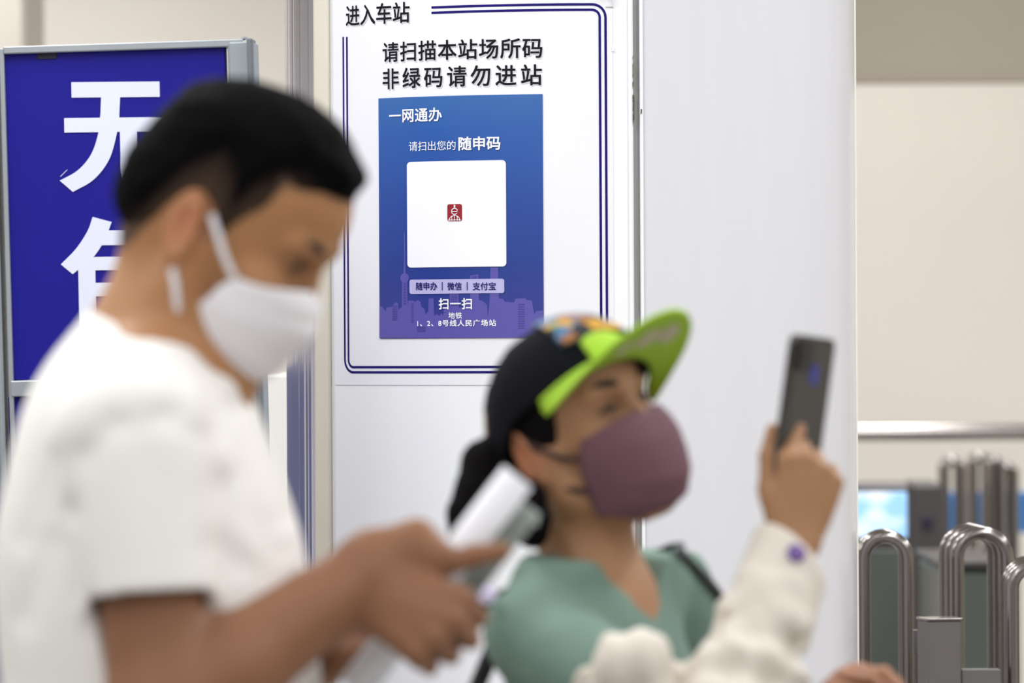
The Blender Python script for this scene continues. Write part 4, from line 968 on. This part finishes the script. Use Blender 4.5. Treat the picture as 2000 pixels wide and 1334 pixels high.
v, f = lattice(lambda u, v: (lambda p: p + normalize(p - capw((0, 0, 0.02))) * 0.0040)(np.array(crown(((-0.50 + 1.4 * u) / (2 * math.pi)) % 1.0, 0.0 + (0.20 + 0.05 * math.sin(9 * u)) * v))), 24, 8, 0.003); link_mesh('cap_front_trim', v, f, m_lime, capo, True)['label'] = 'lime trim at the foot of the cap front'
def brim(u, v):   # u across, v outwards
    t = (u * 2 - 1); a = t * 1.20; bx, by = 0.108 * math.cos(a), 0.095 * math.sin(a)
    out = 0.090 * (1 - 0.08 * t * t) * (1 - abs(t) ** 3.0 * 0.97)
    x = bx + v * out * (1.0 - 0.1 * abs(t)); y = by * (1 + 0.06 * v * (1 - abs(t) ** 3)); z = -0.010 - 0.010 * t * t - 0.002 * v - 0.010 * v * t * t
    return capw((x, y, z))
v, f = lattice(brim, 41, 14, 0.0035); link_mesh('cap_brim', v, f, m_lime, wom, True)['label'] = 'lime green cap brim'
def bd(u, v):
    t = (u * 2 - 1); a = t * 1.18; p = np.array((0.1105 * math.cos(a), 0.0965 * math.sin(a), -0.008 - 0.010 * t * t + 0.006 * v)); return capw(p)
v, f = lattice(bd, 30, 4, 0.002); link_mesh('cap_piping', v, f, m_lime, wom, True)['label'] = 'lime piping along the cap front'
m_bmark = mat('pale_print', srgb(196, 190, 160), 0.7)
def bm(cu, cv, ru, rv):
    mb = MB(); n = 14; pts = [(cu + ru * math.cos(-2 * math.pi * k / n) * (1 + .25 * math.sin(3.1 * k)), cv + rv * math.sin(-2 * math.pi * k / n) * (1 + .2 * math.sin(2.3 * k))) for k in range(n)]
    dn = HW.R @ CR @ np.array((0, 0, -1.0)); mb.prism(pts, lambda q: np.array(brim(*q)) + dn * 0.0022, lambda q: np.array(brim(*q)) + dn * 0.0030); mb.build('brim_print', m_bmark, wom)
bm(0.50, 0.45, 0.06, 0.2); bm(0.62, 0.6, 0.06, 0.2); bm(0.38, 0.35, 0.04, 0.15)
p = np.array(crown(0.5 - 0.20, 0.62)); nrm = normalize(p - capw((0, 0, 0.02)))
MB().tube([p, p + nrm * 0.0025], 0.006, 14).build('eyelet', mat('olive_eyelet', srgb(124, 150, 52), 0.7), wom)
# mask
m_mauve = mat('mauve_mask_fabric', srgb(106, 72, 82), 0.85, bump=0.12, bscale=800)
wf = mask_fn([(0.104, 0.006), (0.115, -0.010), (0.1210, -0.030), (0.1210, -0.054), (0.118, -0.078), (0.102, -0.101), (0.074, -0.110)],
             [(0.060, 0.066, -0.002), (0.050, 0.069, -0.022), (0.046, 0.068, -0.040), (0.040, 0.064, -0.062), (0.036, 0.058, -0.088)], 0.80, 0.0)
v, f = lattice(lambda u, v: HW.w(wf(u, v)), 41, 31, 0.0016); link_mesh('face_mask', v, f, m_mauve, wom, True)
m_loop = mat('dark_mauve_cord', srgb(58, 40, 42), 0.8)
for s in (-1, 1):
    for pts in ([(0.050, 0.0695, -0.020), (0.030, 0.0755, -0.010), (0.008, 0.0815, 0.012), (-0.010, 0.0835, 0.026)],
                [(0.042, 0.0665, -0.056), (0.022, 0.072, -0.046), (0.004, 0.077, -0.034), (-0.010, 0.078, -0.024)]):
        MB().tube([HW.w((a, s * b, c_)) for a, b, c_ in arcs(pts, 4)], 0.0030, 8).build('ear_loop', m_loop, wom, True)
# green top with V neck and short sleeves
m_green_c = mat('sage_green_knit', srgb(112, 138, 126), 0.9, bump=0.2, bscale=600, var=0.05, vscale=20)
sv1 = shn * .52 + eln * .48
TG = [(S_(*a, d_), S_(*b, d_), k_ * .42, w_ * 1.1) for a, b, d_, k_, w_ in (((1075, 1165), (1215, 1150), 4.89, .008, .012), ((1060, 1205), (1150, 1190), 4.84, .009, .012), ((1200, 1120), (1290, 1180), 4.93, .006, .010), ((1010, 1120), (1010, 1300), 4.88, .005, .012))]
def top(p):
    q = (p - NB) @ RT
    d = rc(q, (-0.004, -0.112, -0.050), (-0.004, 0.150, -0.014), 0.046, 0.046)
    d = smin(d, rc(q, (-0.004, -0.068, 0.000), (0, 0.07, 0.006), 0.044, 0.046), 0.05)
    d = smin(d, ell(q, (0.010, 0, -0.19), (0.102, 0.150, 0.17)), 0.05)
    d = smin(d, rc(q, (0, -0.05, -0.38), (0, 0.05, -0.38), 0.142, 0.142), 0.09)
    d = smin(d, rc(q, (0.0, -0.055, -0.56), (0.0, 0.055, -0.56), 0.152, 0.152), 0.09)
    for a, b in ((shn, sv1), (shf, shf * .45 + elf * .55)):
        ax = normalize(b - a); s = smax(rc(p, a, b, 0.051, 0.054), ((p - b) @ ax), 0.004)
        d = smin(d, s, 0.025); d = smax(d, -rc(p, b - ax * .01, b + ax * .1, .044, .046), .003)
    # V neck: cut above a sloping, narrowing opening
    wd = 0.060 * np.clip((q[:, 2] + 0.045) / 0.060, 0, 2.0)
    vcut = smax(np.abs(q[:, 1]) - wd, -(q[:, 0] - 0.0), 0.002); d = smax(d, -vcut * 0.8, 0.003)
    d = smax(d, -rc(q, (0.0, 0, -0.05), (-0.005, 0, 0.10), 0.058, 0.060), 0.003)
    d = smax(d, q[:, 2] - 0.022 - 0.10 * (-q[:, 0]), 0.004)
    for a, b, dp, wd_ in TG: d = d + groove(p, a, b, dp, wd_)
    d = d + 0.003 * wob(p, 34, (1, 1, 0.6), 5) + 0.0010 * wob(p, 90, (1, 1, 1), 2)
    return smax(d, -0.60 - q[:, 2], 0.01)
v, f = mesh_sdf(top, NB + np.array((-.33, -.33, -.70)), NB + np.array((.33, .33, .10)), 0.0045)
link_mesh('top', v, f, m_green_c, wom, True)
legs(wom, (NB[0] + .0, NB[1], 0.83), 0, tuple(RT[:, 1]), tuple(RT[:, 0]), m_jean, m_shoe, 0.120, 0.24)
# long loose cream arm sleeve
m_slv = mat('cream_sleeve_cloth', srgb(214, 206, 195), 0.85, bump=0.12, bscale=700)
fa = normalize(wrn - eln); CN = np.cross((0, 1, 0), fa); CN = normalize(CN); CN = normalize(fa + 0.42 * CN * (1 if CN[0] > 0 else -1))
SG = [(S_(*a, d_), S_(*b, d_ - .03), k_, w_) for a, b, d_, k_, w_ in (((1350, 1215), (1335, 1345), 4.74, .018, .016), ((1222, 1235), (1240, 1345), 4.73, .011, .015), ((1160, 1270), (1150, 1340), 4.74, .008, .012),
      ((1395, 1225), (1440, 1340), 4.76, .010, .012), ((1455, 1190), (1500, 1340), 4.79, .012, .013), ((1545, 1250), (1560, 1340), 4.80, .010, .012), ((1275, 1215), (1300, 1330), 4.72, .006, .011), ((1425, 1130), (1500, 1200), 4.84, .006, .010))]
def sleeve(p):
    a0 = shn * .54 + eln * .46
    d = rc(p, a0, eln, 0.057, 0.064); m1 = eln * .62 + wrn * .38; m2 = wrn - fa * 0.070; m3 = wrn - fa * 0.004
    d = smin(d, rc(p, eln, m1, 0.064, 0.058), 0.03); d = smin(d, rc(p, m1, m2, 0.058, 0.046), 0.02)
    t = (p - eln) @ fa; L0 = np.linalg.norm(wrn - eln)
    d = d + 0.0050 * np.sin(t * 95 + 5 * wob(p, 14)) * np.clip(t / 0.04, 0, 1) * np.clip((L0 - .075 - t) / .03, 0, 1) * 0.8 + 0.006 * wob(p, 52, (1, 1, 1), 7) + 0.0025 * wob(p, 110, (1, 1, 1), 3)
    d = smin(d, ell(p, S_(1240, 1300, 4.80), (0.050, 0.045, 0.044)), 0.035); 
    for a, b, dp, wd in SG: d = d + groove(p, a, b, dp, wd)
    d = d + 0.013 * np.exp(-(np.maximum(rc(p, S_(1420, 1215, 4.85), S_(1585, 1250, 4.85), 0, 0), 0) / .010) ** 2)
    c = rc(p, m2 - fa * 0.012, m3, 0.0455, 0.0440); c = smax(c, ((p - wrn + fa * 0.012) @ CN), 0.003)
    d = smin(smax(d, t - (L0 - .02), .003), c, 0.006)
    d = smax(d, -rc(p, m3 - fa * 0.05, m3 + fa * 0.1, 0.036, 0.041), 0.002)
    ua = normalize(eln - a0); d = smax(d, -((p - a0) @ ua) - 0.015, 0.006)
    return d
lo, hi = bounds([(shn, eln, .07, .07, 0), (eln, wrn, .07, .07, 0)], 0.01)
v, f = mesh_sdf(sleeve, lo, hi, 0.004); slo = link_mesh('arm_sleeve', v, f, m_slv, wom, True)
bp = wrn - fa * 0.030; tocam = normalize(np.array((0.05, -1, 0.1))); tocam = normalize(tocam - fa * (tocam @ fa)); bp = bp + tocam * 0.0445
MB().tube([bp, bp + tocam * 0.003, bp + tocam * 0.0045], [0.0095, 0.0095, 0.007], 18).build('button', mat('purple_button', srgb(84, 34, 132), 0.3), slo)
# phone: back towards the camera
m_ph = mat('black_glass', srgb(30, 28, 28), 0.12, coat=0.6); m_pf = mat('phone_frame', srgb(84, 80, 78), 0.3, metal=0.9)
RP = rot(yaw=56) @ rot(pitch=7)
Rph = np.stack([normalize(np.array((math.cos(math.radians(52)), math.sin(math.radians(52)), 0.03))), np.zeros(3), normalize(S_(1587, 656, 4.95) - S_(1556, 888, 4.95))], 1)
Rph[:, 0] = normalize(Rph[:, 0] - Rph[:, 2] * (Rph[:, 0] @ Rph[:, 2])); Rph[:, 1] = np.cross(Rph[:, 2], Rph[:, 0])
ptop = S_(1588, 657, 4.955); pc = ptop - Rph[:, 2] * 0.079
ph = empty('smartphone', pc - Rph[:, 2] * .079, "dark smartphone held upright in the woman's raised hand", 'phone')
def rslab(hw, hh, r, d0, d1):
    pts = []
    for cx_, cz_, a0 in ((hw - r, hh - r, 0), (-hw + r, hh - r, 90), (-hw + r, -hh + r, 180), (hw - r, -hh + r, 270)):
        for k in range(7): t = math.radians(a0 + 15 * k); pts.append((cx_ + r * math.cos(t), cz_ + r * math.sin(t)))
    g = lambda d: (lambda q: pc + Rph[:, 0] * q[0] + Rph[:, 2] * q[1] + Rph[:, 1] * d)
    return MB().prism(pts, g(d0), g(d1))
rslab(.0365, .079, .009, -0.0042, 0.0042).build('case', m_pf, ph)
rslab(.0352, .0777, .008, -0.0048, -0.0040).build('back_glass', m_ph, ph)
rslab(.0350, .0775, .008, 0.0040, 0.0046).build('screen', mat('lit_phone_screen', srgb(120, 130, 150), 0.1, emit=0.3), ph)
cb_ = MB(); pcc = pc; pc = pc + Rph[:, 0] * -0.018 + Rph[:, 2] * 0.058; rslab(.013, .016, .005, -0.0068, -0.0046).build('camera_bump', mat('bump_glass', srgb(14, 14, 20), 0.1), ph)
for dx, dz in ((-.005, .008), (.005, 0), (-.005, -.008)):
    c0 = pc + Rph[:, 0] * dx + Rph[:, 2] * dz; MB().tube([c0 - Rph[:, 1] * .0066, c0 - Rph[:, 1] * .0078], .004, 14).build('lens', m_ph, ph)
pc = pcc + Rph[:, 0] * 0.004 + Rph[:, 2] * 0.040; rslab(.006, .010, .003, -0.0053, -0.0047).build('blue_reflection', mat('reflection_blue', srgb(56, 60, 150), 0.3), ph); pc = pcc  # blue reflection on the back glass, made as a coloured inlay
# shoulder bag: strap over the far shoulder, bag behind her back
m_bag = mat('black_bag_cloth', srgb(26, 26, 30), 0.7, bump=0.1, bscale=500)
bag = empty('shoulder_bag', Tw((-0.10, -0.12, -0.50)), "black shoulder bag with a pearly charm behind the woman's back", 'bag')
def snap(p, off=0.004):
    p = np.array(p, float)
    for _ in range(12):
        Q = np.array([p, p + (1e-3, 0, 0), p + (0, 1e-3, 0), p + (0, 0, 1e-3)]); e = top(Q); g = (e[1:] - e[0]) / 1e-3; p = p - (e[0] - off) * g / (g @ g + 1e-9) * .8
    return p
def drop(px, py):
    ys = np.linspace(4.75, 5.5, 300); Q = np.array([S_(px, py, y) for y in ys]); e = top(Q); i = int(np.argmax(e < 0.003)) if (e < 0.003).any() else int(np.argmin(e)); return Q[i]
sp_ = [drop(*q) for q in ((1475, 1310), (1440, 1225), (1398, 1158), (1362, 1116), (1330, 1085), (1312, 1070))] + [snap(Tw(q)) for q in ((-0.040, 0.085, -0.02), (-0.085, 0.06, -0.08), (-0.125, -0.02, -0.2), (-0.13, -0.07, -0.3))]
v, f = lattice(lambda u, v: np.array(arcs(sp_, 5)[int(round(u * 35))]) + RT @ np.array((0, 0.018 * (v - .5), 0.002)), 36, 3, 0.004); link_mesh('strap', v, f, m_bag, bag, True)
bc = Tw((-0.205, -0.10, -0.44)); v, f = mesh_sdf(lambda p: sbox(p, bc, (0.045, 0.12, 0.13), RT, 0.03) + .002 * wob(p, 40), bc - .2, bc + .2, 0.008); link_mesh('bag_body', v, f, m_bag, bag, True)
st2 = [S_(935, 1105, 4.98), S_(930, 1150, 4.97), S_(950, 1185, 4.97), S_(985, 1208, 4.97), Tw((-0.19, -0.10, -0.32))]
MB().tube(arcs(st2, 5), 0.009, 10).build('handle', m_bag, bag, True)
cc_ = S_(951, 1161, 4.93); v, f = mesh_sdf(lambda p: np.linalg.norm(p - cc_, axis=1) - 0.0105, cc_ - .02, cc_ + .02, 0.0015); link_mesh('charm', v, f, mat('pearl', srgb(226, 218, 250), 0.12, coat=0.8), bag, True)['label'] = 'pearly white ball charm'
